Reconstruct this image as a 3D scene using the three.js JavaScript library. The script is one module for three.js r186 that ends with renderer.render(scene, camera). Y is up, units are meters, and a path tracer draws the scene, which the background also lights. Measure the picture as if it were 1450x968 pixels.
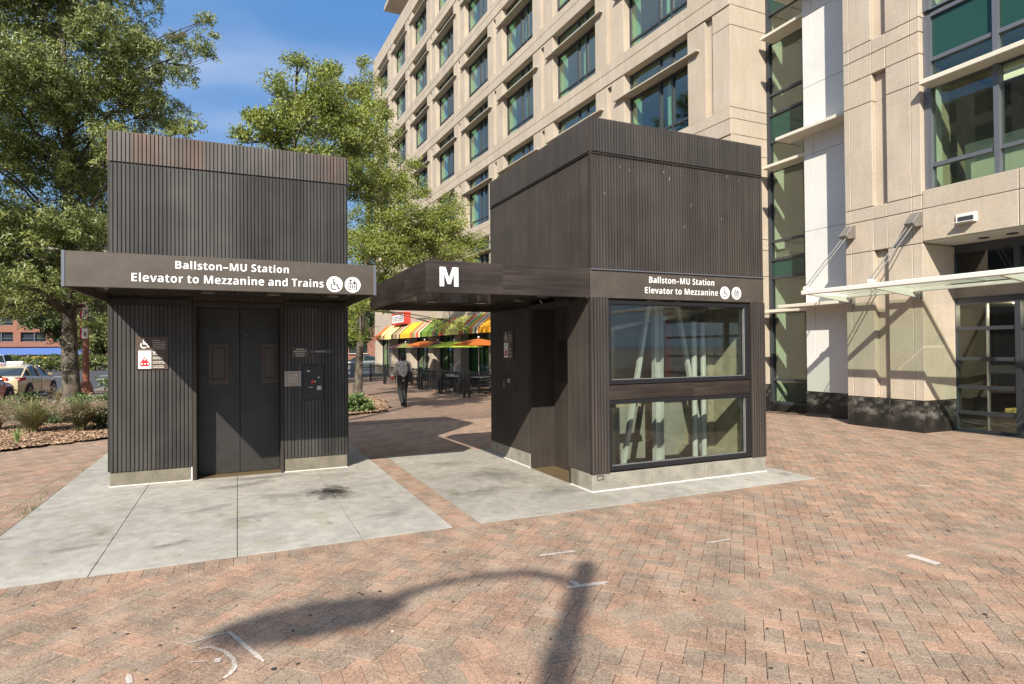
import * as THREE from 'three';
import { mergeGeometries } from 'three/addons/utils/BufferGeometryUtils.js';
import { MarchingCubes } from 'three/addons/objects/MarchingCubes.js';

// ---------------------------------------------------------------- camera, light, exposure
const scene = new THREE.Scene();
const renderer = new THREE.WebGLRenderer({ antialias: true });
renderer.setSize(1024, 684);
renderer.toneMapping = THREE.LinearToneMapping;
renderer.toneMappingExposure = 1.9;
renderer.shadowMap.enabled = true;
document.body.appendChild(renderer.domElement);

const camera = new THREE.PerspectiveCamera(58.75, 1024 / 684, 0.1, 900);
camera.rotation.order = 'YXZ';
camera.position.set(0, 1.65, 0);
camera.rotation.set(THREE.MathUtils.degToRad(0.68), THREE.MathUtils.degToRad(-24.322), THREE.MathUtils.degToRad(-0.488));
scene.add(camera);

const SUN = new THREE.Vector3(-0.845, 1, 1.12).normalize();
const sun = new THREE.DirectionalLight(new THREE.Color().setRGB(1, 0.93, 0.82), 4.1);
sun.position.copy(SUN).multiplyScalar(80);
sun.castShadow = true; sun.shadow.radius = 0.8; sun.shadow.mapSize.set(4096, 4096);
Object.assign(sun.shadow.camera, { left: -60, right: 60, top: 60, bottom: -60, near: 1, far: 220 });
scene.add(sun); scene.add(sun.target);

// ---------------------------------------------------------------- noise
function hash2(x, y, s) { let h = Math.imul(x | 0, 374761393) ^ Math.imul(y | 0, 668265263) ^ Math.imul(s | 0, 2147483647 ^ 0x5bd1e995); h = Math.imul(h ^ (h >>> 13), 1274126177); h ^= h >>> 16; return (h >>> 0) / 4294967296; }
function vnoise(x, y, p, s) {          // value noise, period p
  const xi = Math.floor(x), yi = Math.floor(y), fx = x - xi, fy = y - yi;
  const u = fx * fx * (3 - 2 * fx), v = fy * fy * (3 - 2 * fy), w = (a) => ((a % p) + p) % p;
  const a = hash2(w(xi), w(yi), s), b = hash2(w(xi + 1), w(yi), s), c = hash2(w(xi), w(yi + 1), s), d = hash2(w(xi + 1), w(yi + 1), s);
  return a + (b - a) * u + (c - a) * v + (a - b - c + d) * u * v;
}
function fbm(x, y, p, oct, s) { let t = 0, a = 0.5, n = 0; for (let i = 0; i < oct; i++) { t += a * vnoise(x, y, p, s + i * 17); n += a; a *= 0.5; x *= 2; y *= 2; p *= 2; } return t / n; }
function rng(seed) { let a = seed >>> 0; return () => { a = (a + 0x6d2b79f5) >>> 0; let t = Math.imul(a ^ (a >>> 15), 1 | a); t = (t + Math.imul(t ^ (t >>> 7), 61 | t)) ^ t; return ((t ^ (t >>> 14)) >>> 0) / 4294967296; }; }
const clamp = (x, a = 0, b = 1) => Math.max(a, Math.min(b, x));
const smooth = (a, b, x) => { const t = clamp((x - a) / (b - a)); return t * t * (3 - 2 * t); };
const mix = (a, b, t) => a + (b - a) * t;

// ---------------------------------------------------------------- sky (air and thin cloud only)
{
  const W = 1024, H = 512, d = new Float32Array(W * H * 4), dir = new THREE.Vector3();
  for (let j = 0; j < H; j++) for (let i = 0; i < W; i++) {
    const th = (j + 0.5) / H * Math.PI - Math.PI / 2, ph = ((i + 0.5) / W - 0.5) * 2 * Math.PI;
    dir.set(Math.cos(th) * Math.cos(ph), Math.sin(th), Math.cos(th) * Math.sin(ph));
    const e = Math.max(dir.y, 0), c = dir.dot(SUN);
    const hz = Math.exp(-e * 4.2);
    let r = mix(0.034, 0.28, hz), g = mix(0.128, 0.395, hz), b = mix(0.325, 0.53, hz);
    const glow = 0.30 * Math.pow(Math.max(c, 0), 6) + 1.1 * Math.pow(Math.max(c, 0), 60);
    r += glow; g += glow * 0.93; b += glow * 0.82;
    if (dir.y > 0.02) {
      const px = dir.x / (dir.y + 0.12), pz = dir.z / (dir.y + 0.12);
      const q = fbm(px * 0.55 + pz * 0.25 + 30, pz * 1.9 - px * 0.7 + 30, 4096, 6, 5);
      const w = fbm(px * 0.3 + 11, pz * 0.3 + 7, 4096, 3, 91);
      const cl = smooth(0.36, 0.68, q) * smooth(0.30, 0.56, w) * 0.7;
      r = mix(r, 0.44, cl); g = mix(g, 0.48, cl); b = mix(b, 0.55, cl);
    } else if (dir.y < 0) { const k = smooth(0, -0.05, dir.y); r = mix(r, 0.20, k); g = mix(g, 0.17, k); b = mix(b, 0.14, k); }
    const o = (j * W + i) * 4; d[o] = r; d[o + 1] = g; d[o + 2] = b; d[o + 3] = 1;
  }
  const t = new THREE.DataTexture(d, W, H, THREE.RGBAFormat, THREE.FloatType);
  t.mapping = THREE.EquirectangularReflectionMapping; t.magFilter = t.minFilter = THREE.LinearFilter; t.needsUpdate = true;
  scene.background = t; scene.environment = t;
}

// ---------------------------------------------------------------- textures and materials
function tex(size, fn, srgb = true, rep = 1) {
  const [w, h] = Array.isArray(size) ? size : [size, size], d = new Uint8Array(w * h * 4);
  for (let j = 0; j < h; j++) for (let i = 0; i < w; i++) { const c = fn(i / w, j / h, i, j), o = (j * w + i) * 4; d[o] = clamp(c[0], 0, 255); d[o + 1] = clamp(c[1], 0, 255); d[o + 2] = clamp(c[2], 0, 255); d[o + 3] = 255; }
  const t = new THREE.DataTexture(d, w, h, THREE.RGBAFormat);
  t.wrapS = t.wrapT = THREE.RepeatWrapping; t.magFilter = THREE.LinearFilter; t.minFilter = THREE.LinearMipmapLinearFilter; t.generateMipmaps = true;
  if (srgb) t.colorSpace = THREE.SRGBColorSpace; t.repeat.set(rep, rep); t.needsUpdate = true; return t;
}
const g3 = (v) => [v, v, v];
function std(o) { return new THREE.MeshStandardMaterial({ roughness: 0.8, ...o }); }
const lin = (r, g, b) => new THREE.Color().setRGB(r, g, b);

// general-purpose grain maps: mottled near-white (multiply colour), and bump
const T = {};
T.fine = tex(512, (u, v, i, j) => { const n = fbm(u * 8, v * 8, 8, 6, 3), s = hash2(i, j, 9); return g3(255 * clamp(0.80 + 0.22 * n + 0.14 * (s - 0.5))); });
T.calm = tex(256, (u, v, i, j) => { const n = fbm(u * 5, v * 5, 5, 5, 13); return g3(255 * clamp(0.95 + 0.06 * (n - 0.5) + 0.02 * (hash2(i, j, 2) - 0.5))); }, true, 0.5);
T.bumpFine = tex(512, (u, v, i, j) => g3(255 * clamp(0.6 * fbm(u * 32, v * 32, 32, 4, 8) + 0.4 * hash2(i, j, 4))), false);
T.paver = tex(512, (u, v, i, j) => {
  const s = hash2(i, j, 21), s2 = vnoise(u * 128, v * 128, 128, 22), n = fbm(u * 6, v * 6, 6, 5, 23), big = fbm(u * 3, v * 3, 3, 3, 29);
  let k = 0.76 + 0.22 * n + 0.30 * (s2 - 0.5) + 0.20 * (s - 0.5) + 0.14 * (big - 0.5);
  if (vnoise(u * 160, v * 160, 160, 77) > 0.92) k += 0.3; if (vnoise(u * 150 + 3, v * 150, 150, 78) < 0.08) k -= 0.2;
  return [255 * k, 255 * k * 0.99, 255 * k * 0.97];
}, true, 1 / 0.9);
T.paverBump = tex(512, (u, v, i, j) => g3(255 * (0.5 * vnoise(u * 128, v * 128, 128, 22) + 0.5 * hash2(i, j, 31))), false, 1 / 0.9);
T.concrete = tex(1024, (u, v, i, j) => {
  const n = fbm(u * 5, v * 5, 5, 7, 41), f = fbm(u * 40, v * 40, 40, 3, 42), st = fbm(u * 3 + 0.3 * n, v * 14, 14, 4, 44), s = hash2(i, j, 43);
  let k = 0.74 + 0.13 * (n - 0.5) + 0.16 * (f - 0.5) + 0.14 * (s - 0.5);
  const blot = smooth(0.60, 0.78, fbm(u * 9 + 2, v * 9, 9, 6, 48)); k += 0.05; k -= 0.06 * blot * (0.3 + f); k -= 0.02 * smooth(0.58, 0.75, st); k -= 0.10 * smooth(0.66, 0.8, fbm(u * 30, v * 30, 30, 5, 49)) * blot; if (s > 0.985) k -= 0.12;
  return [255 * k, 255 * k * 0.985, 255 * k * (0.955 - 0.04 * blot)];
}, true, 1 / 3.4);
T.stone = tex(1024, (u, v, i, j) => {
  const n = fbm(u * 4, v * 4, 4, 6, 51), vert = fbm(u * 40, v * 3, 40, 4, 52), f = fbm(u * 90, v * 90, 90, 2, 53), s = hash2(i, j, 55);
  const k = 0.90 + 0.09 * (n - 0.5) + 0.06 * (vert - 0.5) + 0.07 * (f - 0.5) + 0.05 * (s - 0.5), w = fbm(u * 7 + 5, v * 7, 7, 4, 57) - 0.5;
  return [255 * k, 255 * k * (1 - 0.02 + 0.02 * w), 255 * k * (0.965 + 0.06 * w)];
}, true, 1 / 2.6);
T.streak = tex([512, 512], (u, v, i, j) => {     // vertical weathering streaks on the bronze sheets
  const st = fbm(u * 64, v * 2.0, 64, 4, 61), n = fbm(u * 6, v * 6, 6, 5, 62), s = hash2(i, j, 63);
  const k = 0.70 + 0.20 * (st - 0.3) + 0.24 * (n - 0.5) + 0.06 * (s - 0.5); return [255 * k, 255 * k * 0.99, 255 * k * 0.98];
}, true, 1 / 2.2);
T.hstreak = tex([512, 512], (u, v, i, j) => { const st = fbm(u * 2, v * 48, 48, 4, 66), n = fbm(u * 5, v * 5, 5, 5, 67); const k = 0.66 + 0.4 * (st - 0.35) + 0.3 * (n - 0.5); return [255 * k, 255 * k * 0.985, 255 * k * 0.97]; }, true, 1 / 1.3);
T.granite = tex(512, (u, v, i, j) => { const a = vnoise(u * 256, v * 256, 256, 71), n = fbm(u * 3, v * 3, 3, 6, 73), s = hash2(i, j, 74); const k = 0.64 + 0.24 * (a - 0.5) + 0.42 * (n - 0.5) + 0.16 * (s - 0.5); return [255 * k, 255 * k * 0.985, 255 * k * 0.95]; }, true, 1 / 0.8);
T.graniteDark = tex([1024, 512], (u, v) => {
  const a = vnoise(u * 256, v * 256, 256, 81), n = fbm(u * 4, v * 4, 4, 6, 82), haze = smooth(0.42, 0.78, fbm(u * 7 + 4, v * 9, 7, 7, 84)) * smooth(0.05, 0.42, v + 0.25 * (n - 0.5)) * (1 - smooth(0.5, 0.95, v + 0.4 * (n - 0.5)));
  const k = 0.15 + 0.12 * (n - 0.5) + 0.07 * (a - 0.5) + 0.30 * haze; return [255 * k, 255 * k * 0.99, 255 * k * 0.95];
}, true, 1);
T.bark = tex([256, 512], (u, v) => { const r = fbm(u * 12, v * 5, 12, 5, 91), n = fbm(u * 4, v * 4, 4, 4, 92); const k = 0.30 + 0.5 * (r - 0.3) + 0.25 * (n - 0.5); return [255 * k, 255 * k * 0.93, 255 * k * 0.83]; }, true, 1);
T.barkBump = tex([256, 512], (u, v) => g3(255 * fbm(u * 12, v * 5, 12, 5, 91)), false, 1);
T.asphalt = tex(512, (u, v, i, j) => { const n = fbm(u * 4, v * 4, 4, 5, 101), s = hash2(i, j, 102); const k = 0.34 + 0.1 * (n - 0.5) + 0.12 * (s - 0.5); return [255 * k, 255 * k * 1.0, 255 * k * 1.02]; }, true, 1 / 4);
T.far = tex(1024, (u, v, i, j) => {    // distant paving
  const n = fbm(u * 6, v * 6, 6, 6, 111), bx = Math.floor(u * 60 + (Math.floor(v * 120) % 2) * 0.5), by = Math.floor(v * 120), h = hash2(((bx % 60) + 60) % 60, by, 112);
  const k = 0.60 + 0.2 * (n - 0.5) + 0.16 * (h - 0.5), red = h > 0.45 ? 1 : 0.35; return [255 * k, 255 * k * (0.93 - 0.10 * red), 255 * k * (0.86 - 0.14 * red)];
}, true, 1 / 12);
T.mulch = tex(512, (u, v, i, j) => { const n = fbm(u * 20, v * 20, 20, 5, 121), s = vnoise(u * 90, v * 60, 30, 122); const k = 0.3 + 0.5 * (n - 0.4) + 0.35 * (s - 0.5); return [255 * k, 255 * k * 0.78, 255 * k * 0.56]; }, true, 1);

const M = {
  stone: std({ color: lin(0.55, 0.488, 0.397), map: T.stone, bumpMap: T.bumpFine, bumpScale: 0.0006, roughness: 0.85 }),
  stoneB: std({ color: lin(0.525, 0.467, 0.38), map: T.stone, bumpMap: T.bumpFine, bumpScale: 0.0006, roughness: 0.85 }),
  stoneC: std({ color: lin(0.565, 0.498, 0.40), map: T.stone, bumpMap: T.bumpFine, bumpScale: 0.0006, roughness: 0.85 }),
  joint: std({ color: lin(0.10, 0.085, 0.07), roughness: 0.95 }),
  whitePanel: std({ color: lin(0.74, 0.73, 0.685), map: T.calm, roughness: 0.55 }),
  ledge: std({ color: lin(0.50, 0.45, 0.365), map: T.calm, roughness: 0.7 }),
  shade: std({ color: lin(0.70, 0.66, 0.54), map: T.calm, roughness: 0.5 }),
  frame: std({ color: lin(0.055, 0.06, 0.07), roughness: 0.4, metalness: 0.3 }),
  frameLight: std({ color: lin(0.16, 0.17, 0.19), roughness: 0.38, metalness: 0.4 }),
  inner: std({ color: lin(0.62, 0.62, 0.58), roughness: 0.9 }),
  innerGrey: std({ color: lin(0.27, 0.27, 0.26), roughness: 0.95, map: T.fine }),
  innerDark: std({ color: lin(0.05, 0.05, 0.05), roughness: 0.95 }),
  ceiling: std({ color: lin(0.22, 0.22, 0.2), roughness: 0.9 }),
  beige: std({ color: lin(0.34, 0.29, 0.215), roughness: 0.9, map: T.fine }),
  weathered: std({ color: lin(0.30, 0.28, 0.25), roughness: 0.55, metalness: 0.5, map: T.fine }),
  lobby: std({ color: lin(0.05, 0.042, 0.03), roughness: 0.8, map: T.fine }),
  paver: std({ vertexColors: true, map: T.paver, bumpMap: T.paverBump, bumpScale: 0.0012, roughness: 0.93 }),
  bed: std({ color: lin(0.26, 0.225, 0.19), map: T.mulch, roughness: 1 }),
  far: std({ color: lin(0.66, 0.62, 0.57), map: T.far, roughness: 0.95 }),
  slab: std({ color: lin(0.605, 0.59, 0.555), map: T.concrete, bumpMap: T.bumpFine, bumpScale: 0.0008, roughness: 0.9 }),
  slabB: std({ color: lin(0.54, 0.52, 0.48), map: T.concrete, bumpMap: T.bumpFine, bumpScale: 0.0008, roughness: 0.9 }),
  concreteWall: std({ color: lin(0.46, 0.44, 0.36), map: T.concrete, bumpMap: T.bumpFine, bumpScale: 0.002, roughness: 0.92 }),
  granite: std({ color: lin(0.66, 0.63, 0.56), map: T.granite, roughness: 0.75 }),
  graniteWarm: std({ color: lin(0.44, 0.40, 0.32), map: T.granite, roughness: 0.75 }),
  graniteDark: std({ color: lin(0.9, 0.87, 0.82), map: T.graniteDark, roughness: 0.42 }),
  rib: std({ vertexColors: true, map: T.streak, roughness: 0.52, metalness: 0.25 }),
  fascia: std({ color: lin(0.104, 0.085, 0.067), roughness: 0.55, metalness: 0.2, map: T.fine }),
  bronze: std({ color: lin(0.10, 0.077, 0.064), roughness: 0.42, metalness: 0.35, map: T.hstreak }),
  bronzeV: std({ color: lin(0.115, 0.088, 0.070), roughness: 0.45, metalness: 0.3, map: T.streak }),
  soffit: std({ color: lin(0.26, 0.22, 0.18), roughness: 0.1, metalness: 0.75, map: T.fine }),
  doorBrown: std({ color: lin(0.06, 0.047, 0.037), roughness: 0.75, map: T.streak }),
  doorMetal: std({ color: lin(0.043, 0.042, 0.037), roughness: 0.5, metalness: 0.3, map: T.fine }),
  blackMetal: std({ color: lin(0.018, 0.018, 0.02), roughness: 0.45, metalness: 0.3 }),
  steel: std({ color: lin(0.55, 0.55, 0.53), roughness: 0.35, metalness: 0.8, map: T.fine }),
  galv: std({ color: lin(0.52, 0.55, 0.57), roughness: 0.55, metalness: 0.15, map: T.fine }),
  whiteMetal: std({ color: lin(0.68, 0.66, 0.61), roughness: 0.4 }),
  brass: std({ color: lin(0.30, 0.22, 0.12), roughness: 0.4, metalness: 0.6 }),
  bark: std({ color: lin(0.62, 0.60, 0.56), map: T.bark, bumpMap: T.barkBump, bumpScale: 0.02, roughness: 0.95 }),
  asphalt: std({ color: lin(0.5, 0.52, 0.56), map: T.asphalt, roughness: 0.9 }),
  walk: std({ color: lin(0.52, 0.48, 0.43), map: T.concrete, roughness: 0.92 }),
  mulch: std({ color: lin(0.9, 0.85, 0.8), map: T.mulch, roughness: 1 }),
  white: std({ color: lin(0.78, 0.78, 0.76), roughness: 0.7 }),
  black: std({ color: lin(0.012, 0.012, 0.012), roughness: 0.6 }),
  glassClear: new THREE.MeshPhysicalMaterial({ color: lin(0.90, 0.93, 0.87), transmission: 1, thickness: 0, roughness: 0.02, ior: 1.5 }),
  glassGreen: new THREE.MeshPhysicalMaterial({ color: lin(0.80, 0.87, 0.78), transmission: 1, thickness: 0, roughness: 0.01, ior: 1.75 }),
  glassBlue: new THREE.MeshPhysicalMaterial({ color: lin(0.68, 0.84, 0.72), transmission: 1, thickness: 0, roughness: 0.01, ior: 1.95 }),
  glassShop: new THREE.MeshPhysicalMaterial({ color: lin(0.42, 0.78, 0.52), transmission: 1, thickness: 0, roughness: 0.01, ior: 1.5 }),
  glassSpandrel: std({ color: lin(0.018, 0.06, 0.045), roughness: 0.05 }),
  glassCanopy: new THREE.MeshPhysicalMaterial({ color: lin(0.78, 0.84, 0.78), transmission: 1, thickness: 0, roughness: 0.02, ior: 1.4 }),
};

// ---------------------------------------------------------------- building helpers
const taken = {};
function numbered(n) { const k = taken[n] ?? 0; taken[n] = k + 1; return k ? `${n}_${String(k).padStart(3, '0')}` : n; }
function thing(name, label, category, pos = [0, 0, 0], turn = 0, group) {
  const o = new THREE.Group(); o.name = numbered(name); o.position.set(...pos); o.rotation.y = turn; scene.add(o);
  o.userData = { label, category }; if (group) o.userData.group = group; return o;
}
function struct(name) { const o = new THREE.Group(); o.name = name; o.userData = { kind: 'structure' }; scene.add(o); return o; }
function worldPos(p) { const v = new THREE.Vector3(); while (p && p !== scene) { v.add(p.position); p = p.parent; } return v; }
function uvWorld(g) {                      // uv in metres from position and normal
  const p = g.attributes.position, n = g.attributes.normal, uv = new Float32Array(p.count * 2);
  for (let i = 0; i < p.count; i++) {
    const ax = Math.abs(n.getX(i)), ay = Math.abs(n.getY(i)), az = Math.abs(n.getZ(i));
    if (ay > ax && ay > az) { uv[2 * i] = p.getX(i); uv[2 * i + 1] = p.getZ(i); } else if (ax > az) { uv[2 * i] = p.getZ(i) + 0.37; uv[2 * i + 1] = p.getY(i); } else { uv[2 * i] = p.getX(i); uv[2 * i + 1] = p.getY(i); }
  }
  g.setAttribute('uv', new THREE.BufferAttribute(uv, 2)); return g;
}
function box(x0, x1, y0, y1, z0, z1) { const g = new THREE.BoxGeometry(Math.abs(x1 - x0), Math.abs(y1 - y0), Math.abs(z1 - z0)); g.translate((x0 + x1) / 2, (y0 + y1) / 2, (z0 + z1) / 2); return uvWorld(g); }
// a box with small chamfers on its edges
function cbox(x0, x1, y0, y1, z0, z1, c = 0.006) {
  const [a, b] = [Math.min(x0, x1), Math.max(x0, x1)], [e, f] = [Math.min(y0, y1), Math.max(y0, y1)], [h, k] = [Math.min(z0, z1), Math.max(z0, z1)];
  const pos = [], P = (s) => [s[0] < 0 ? a : b, s[1] < 0 ? e : f, s[2] < 0 ? h : k];
  const at = (s, ax) => { const p = P(s).slice(); for (let i = 0; i < 3; i++) if (i !== ax) p[i] -= s[i] * c; return p; };
  const tri = (A, B, C, o) => { const u = [0, 1, 2].map((i) => B[i] - A[i]), v = [0, 1, 2].map((i) => C[i] - A[i]); const n = [u[1] * v[2] - u[2] * v[1], u[2] * v[0] - u[0] * v[2], u[0] * v[1] - u[1] * v[0]]; (n[0] * o[0] + n[1] * o[1] + n[2] * o[2] >= 0) ? pos.push(...A, ...B, ...C) : pos.push(...A, ...C, ...B); };
  const quad = (A, B, C, D, o) => { tri(A, B, C, o); tri(A, C, D, o); };
  for (let ax = 0; ax < 3; ax++) for (const s of [-1, 1]) { const o = [0, 0, 0]; o[ax] = s; const i = (ax + 1) % 3, j = (ax + 2) % 3, q = [[-1, -1], [1, -1], [1, 1], [-1, 1]].map(([m, n]) => { const t = [0, 0, 0]; t[ax] = s; t[i] = m; t[j] = n; return at(t, ax); }); quad(...q, o); }
  for (let ax = 0; ax < 3; ax++) { const i = (ax + 1) % 3, j = (ax + 2) % 3; for (const m of [-1, 1]) for (const n of [-1, 1]) { const o = [0, 0, 0]; o[i] = m; o[j] = n; const t0 = [0, 0, 0], t1 = [0, 0, 0]; t0[i] = t1[i] = m; t0[j] = t1[j] = n; t0[ax] = -1; t1[ax] = 1; quad(at(t0, i), at(t1, i), at(t1, j), at(t0, j), o); } }
  for (const x of [-1, 1]) for (const y of [-1, 1]) for (const z of [-1, 1]) tri(at([x, y, z], 0), at([x, y, z], 1), at([x, y, z], 2), [x, y, z]);
  const g = new THREE.BufferGeometry(); g.setAttribute('position', new THREE.Float32BufferAttribute(pos, 3)); g.computeVertexNormals(); return uvWorld(g);
}
function bar(a, b, r, seg = 8, r2 = r) {   // a round bar from a to b
  const A = new THREE.Vector3(...a), B = new THREE.Vector3(...b), d = B.clone().sub(A), g = new THREE.CylinderGeometry(r2, r, d.length(), seg);
  g.applyQuaternion(new THREE.Quaternion().setFromUnitVectors(new THREE.Vector3(0, 1, 0), d.clone().normalize())); g.translate(...A.add(B).multiplyScalar(0.5).toArray()); return g;
}
function beam(a, b, w, h, up = [0, 1, 0]) {  // rectangular bar
  const A = new THREE.Vector3(...a), B = new THREE.Vector3(...b), d = B.clone().sub(A), L = d.length(); d.normalize();
  const U = new THREE.Vector3(...up); const X = new THREE.Vector3().crossVectors(U, d).normalize(), Y = new THREE.Vector3().crossVectors(d, X);
  const g = new THREE.BoxGeometry(w, h, L); g.applyMatrix4(new THREE.Matrix4().makeBasis(X, Y, d)); g.translate(...A.add(B).multiplyScalar(0.5).toArray()); return uvWorld(g);
}
function plain(g) { if (g.index) g = g.toNonIndexed(); for (const k of Object.keys(g.attributes)) if (!['position', 'normal', 'uv', 'color'].includes(k)) g.deleteAttribute(k); if (!g.attributes.uv) uvWorld(g); return g; }
function merged(list) { return list.length === 1 ? list[0] : mergeGeometries(list.map(plain)); }
// a part: geometry given in world coordinates is moved into its (unturned) thing
function part(name, geo, mat, parent, kind) {
  const g = merged(Array.isArray(geo) ? geo : [geo]), o = worldPos(parent); g.translate(-o.x, -o.y, -o.z);
  const m = new THREE.Mesh(g, mat); m.name = name; if (kind) m.userData.kind = kind; parent.add(m); return m;
}
function local(name, geo, mat, parent, kind) { const m = new THREE.Mesh(merged(Array.isArray(geo) ? geo : [geo]), mat); m.name = name; if (kind) m.userData.kind = kind; parent.add(m); return m; }
function paint(g, r, gg, b) { const n = g.attributes.position.count, c = new Float32Array(n * 3); for (let i = 0; i < n; i++) { c[3 * i] = r; c[3 * i + 1] = gg; c[3 * i + 2] = b; } g.setAttribute('color', new THREE.BufferAttribute(c, 3)); return g; }
const gy = (z) => (z > -9.3 ? 0 : Math.max(-0.25, 0.0315 * (z + 9.3)));    // the plaza falls gently to the back
function canvasTex(w, h, draw) { const c = document.createElement('canvas'); c.width = w; c.height = h; draw(c.getContext('2d'), w, h); const t = new THREE.CanvasTexture(c); t.colorSpace = THREE.SRGBColorSpace; t.anisotropy = 8; return t; }
function decal(w, h) { return new THREE.PlaneGeometry(w, h); }

// ---------------------------------------------------------------- ground
const R0 = rng(20240);
const STAINS = [[0.98, -7.35, 0.62, 0.95, 0.2, 1.2], [1.0, -7.4, 0.3, 0.5, 0.9, 1.2], [0.05, -8.2, 1.0, 0.35, 0.3, 0.5], [0.5, -7.4, 0.9, 0.4, -0.3, 0.35], [0.1, -6.6, 0.8, 0.25, 0.1, 0.3], [1.4, -6.1, 0.6, 0.3, 0.3, 0.35], [-0.3, -7.1, 0.7, 0.3, 0.5, 0.4], [-0.55, -5.95, 0.5, 0.2, 0.2, 0.45], [3.1, -7.4, 0.9, 1.3, 0.4, 0.45], [2.6, -6.6, 0.8, 0.4, 0.2, 0.4], [3.4, -6.2, 0.9, 0.5, 0.1, 0.35], [2.8, -8.4, 0.8, 0.6, 0, 0.4], [-1.3, -6.2, 0.6, 0.2, 0.1, 0.35], [6.45, -5.75, 0.25, 0.3, 0, 0.5], [0.3, -8.6, 1.2, 0.3, 0, 0.55], [1.15, -8.3, 0.7, 0.5, 0, 0.3]];
const MARKS = [[[2.184, -4.347], [2.512, -4.32], 0.045], [[2.068, -3.687], [2.383, -3.649], 0.05], [[3.601, -4.012], [3.865, -4.011], 0.03], [[7.303, -4.599], [7.41, -4.463], 0.05], [[8.417, -6.41], [8.53, -6.283], 0.05], [[8.899, -5.76], [8.941, -5.675], 0.05], [[6.893, -5.632], [6.888, -5.533], 0.05],
  [[-0.275, -3.909], [-0.048, -3.965], 0.014], [[-0.048, -3.962], [0.124, -3.506], 0.026], [[[-0.23, -3.80], [-0.147, -3.812], [-0.07, -3.723], [-0.024, -3.608], [-0.016, -3.509], [-0.042, -3.445], [-0.071, -3.415]], 0, 0.024], [[-0.249, -3.674], [-0.14, -3.639], 0.014], [[-0.12, -3.629], [-0.082, -3.628], 0.05], [[-0.514, -3.667], [-0.493, -3.563], 0.03], [[2.154, -3.788], [2.16, -3.699], 0.05]];
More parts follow.
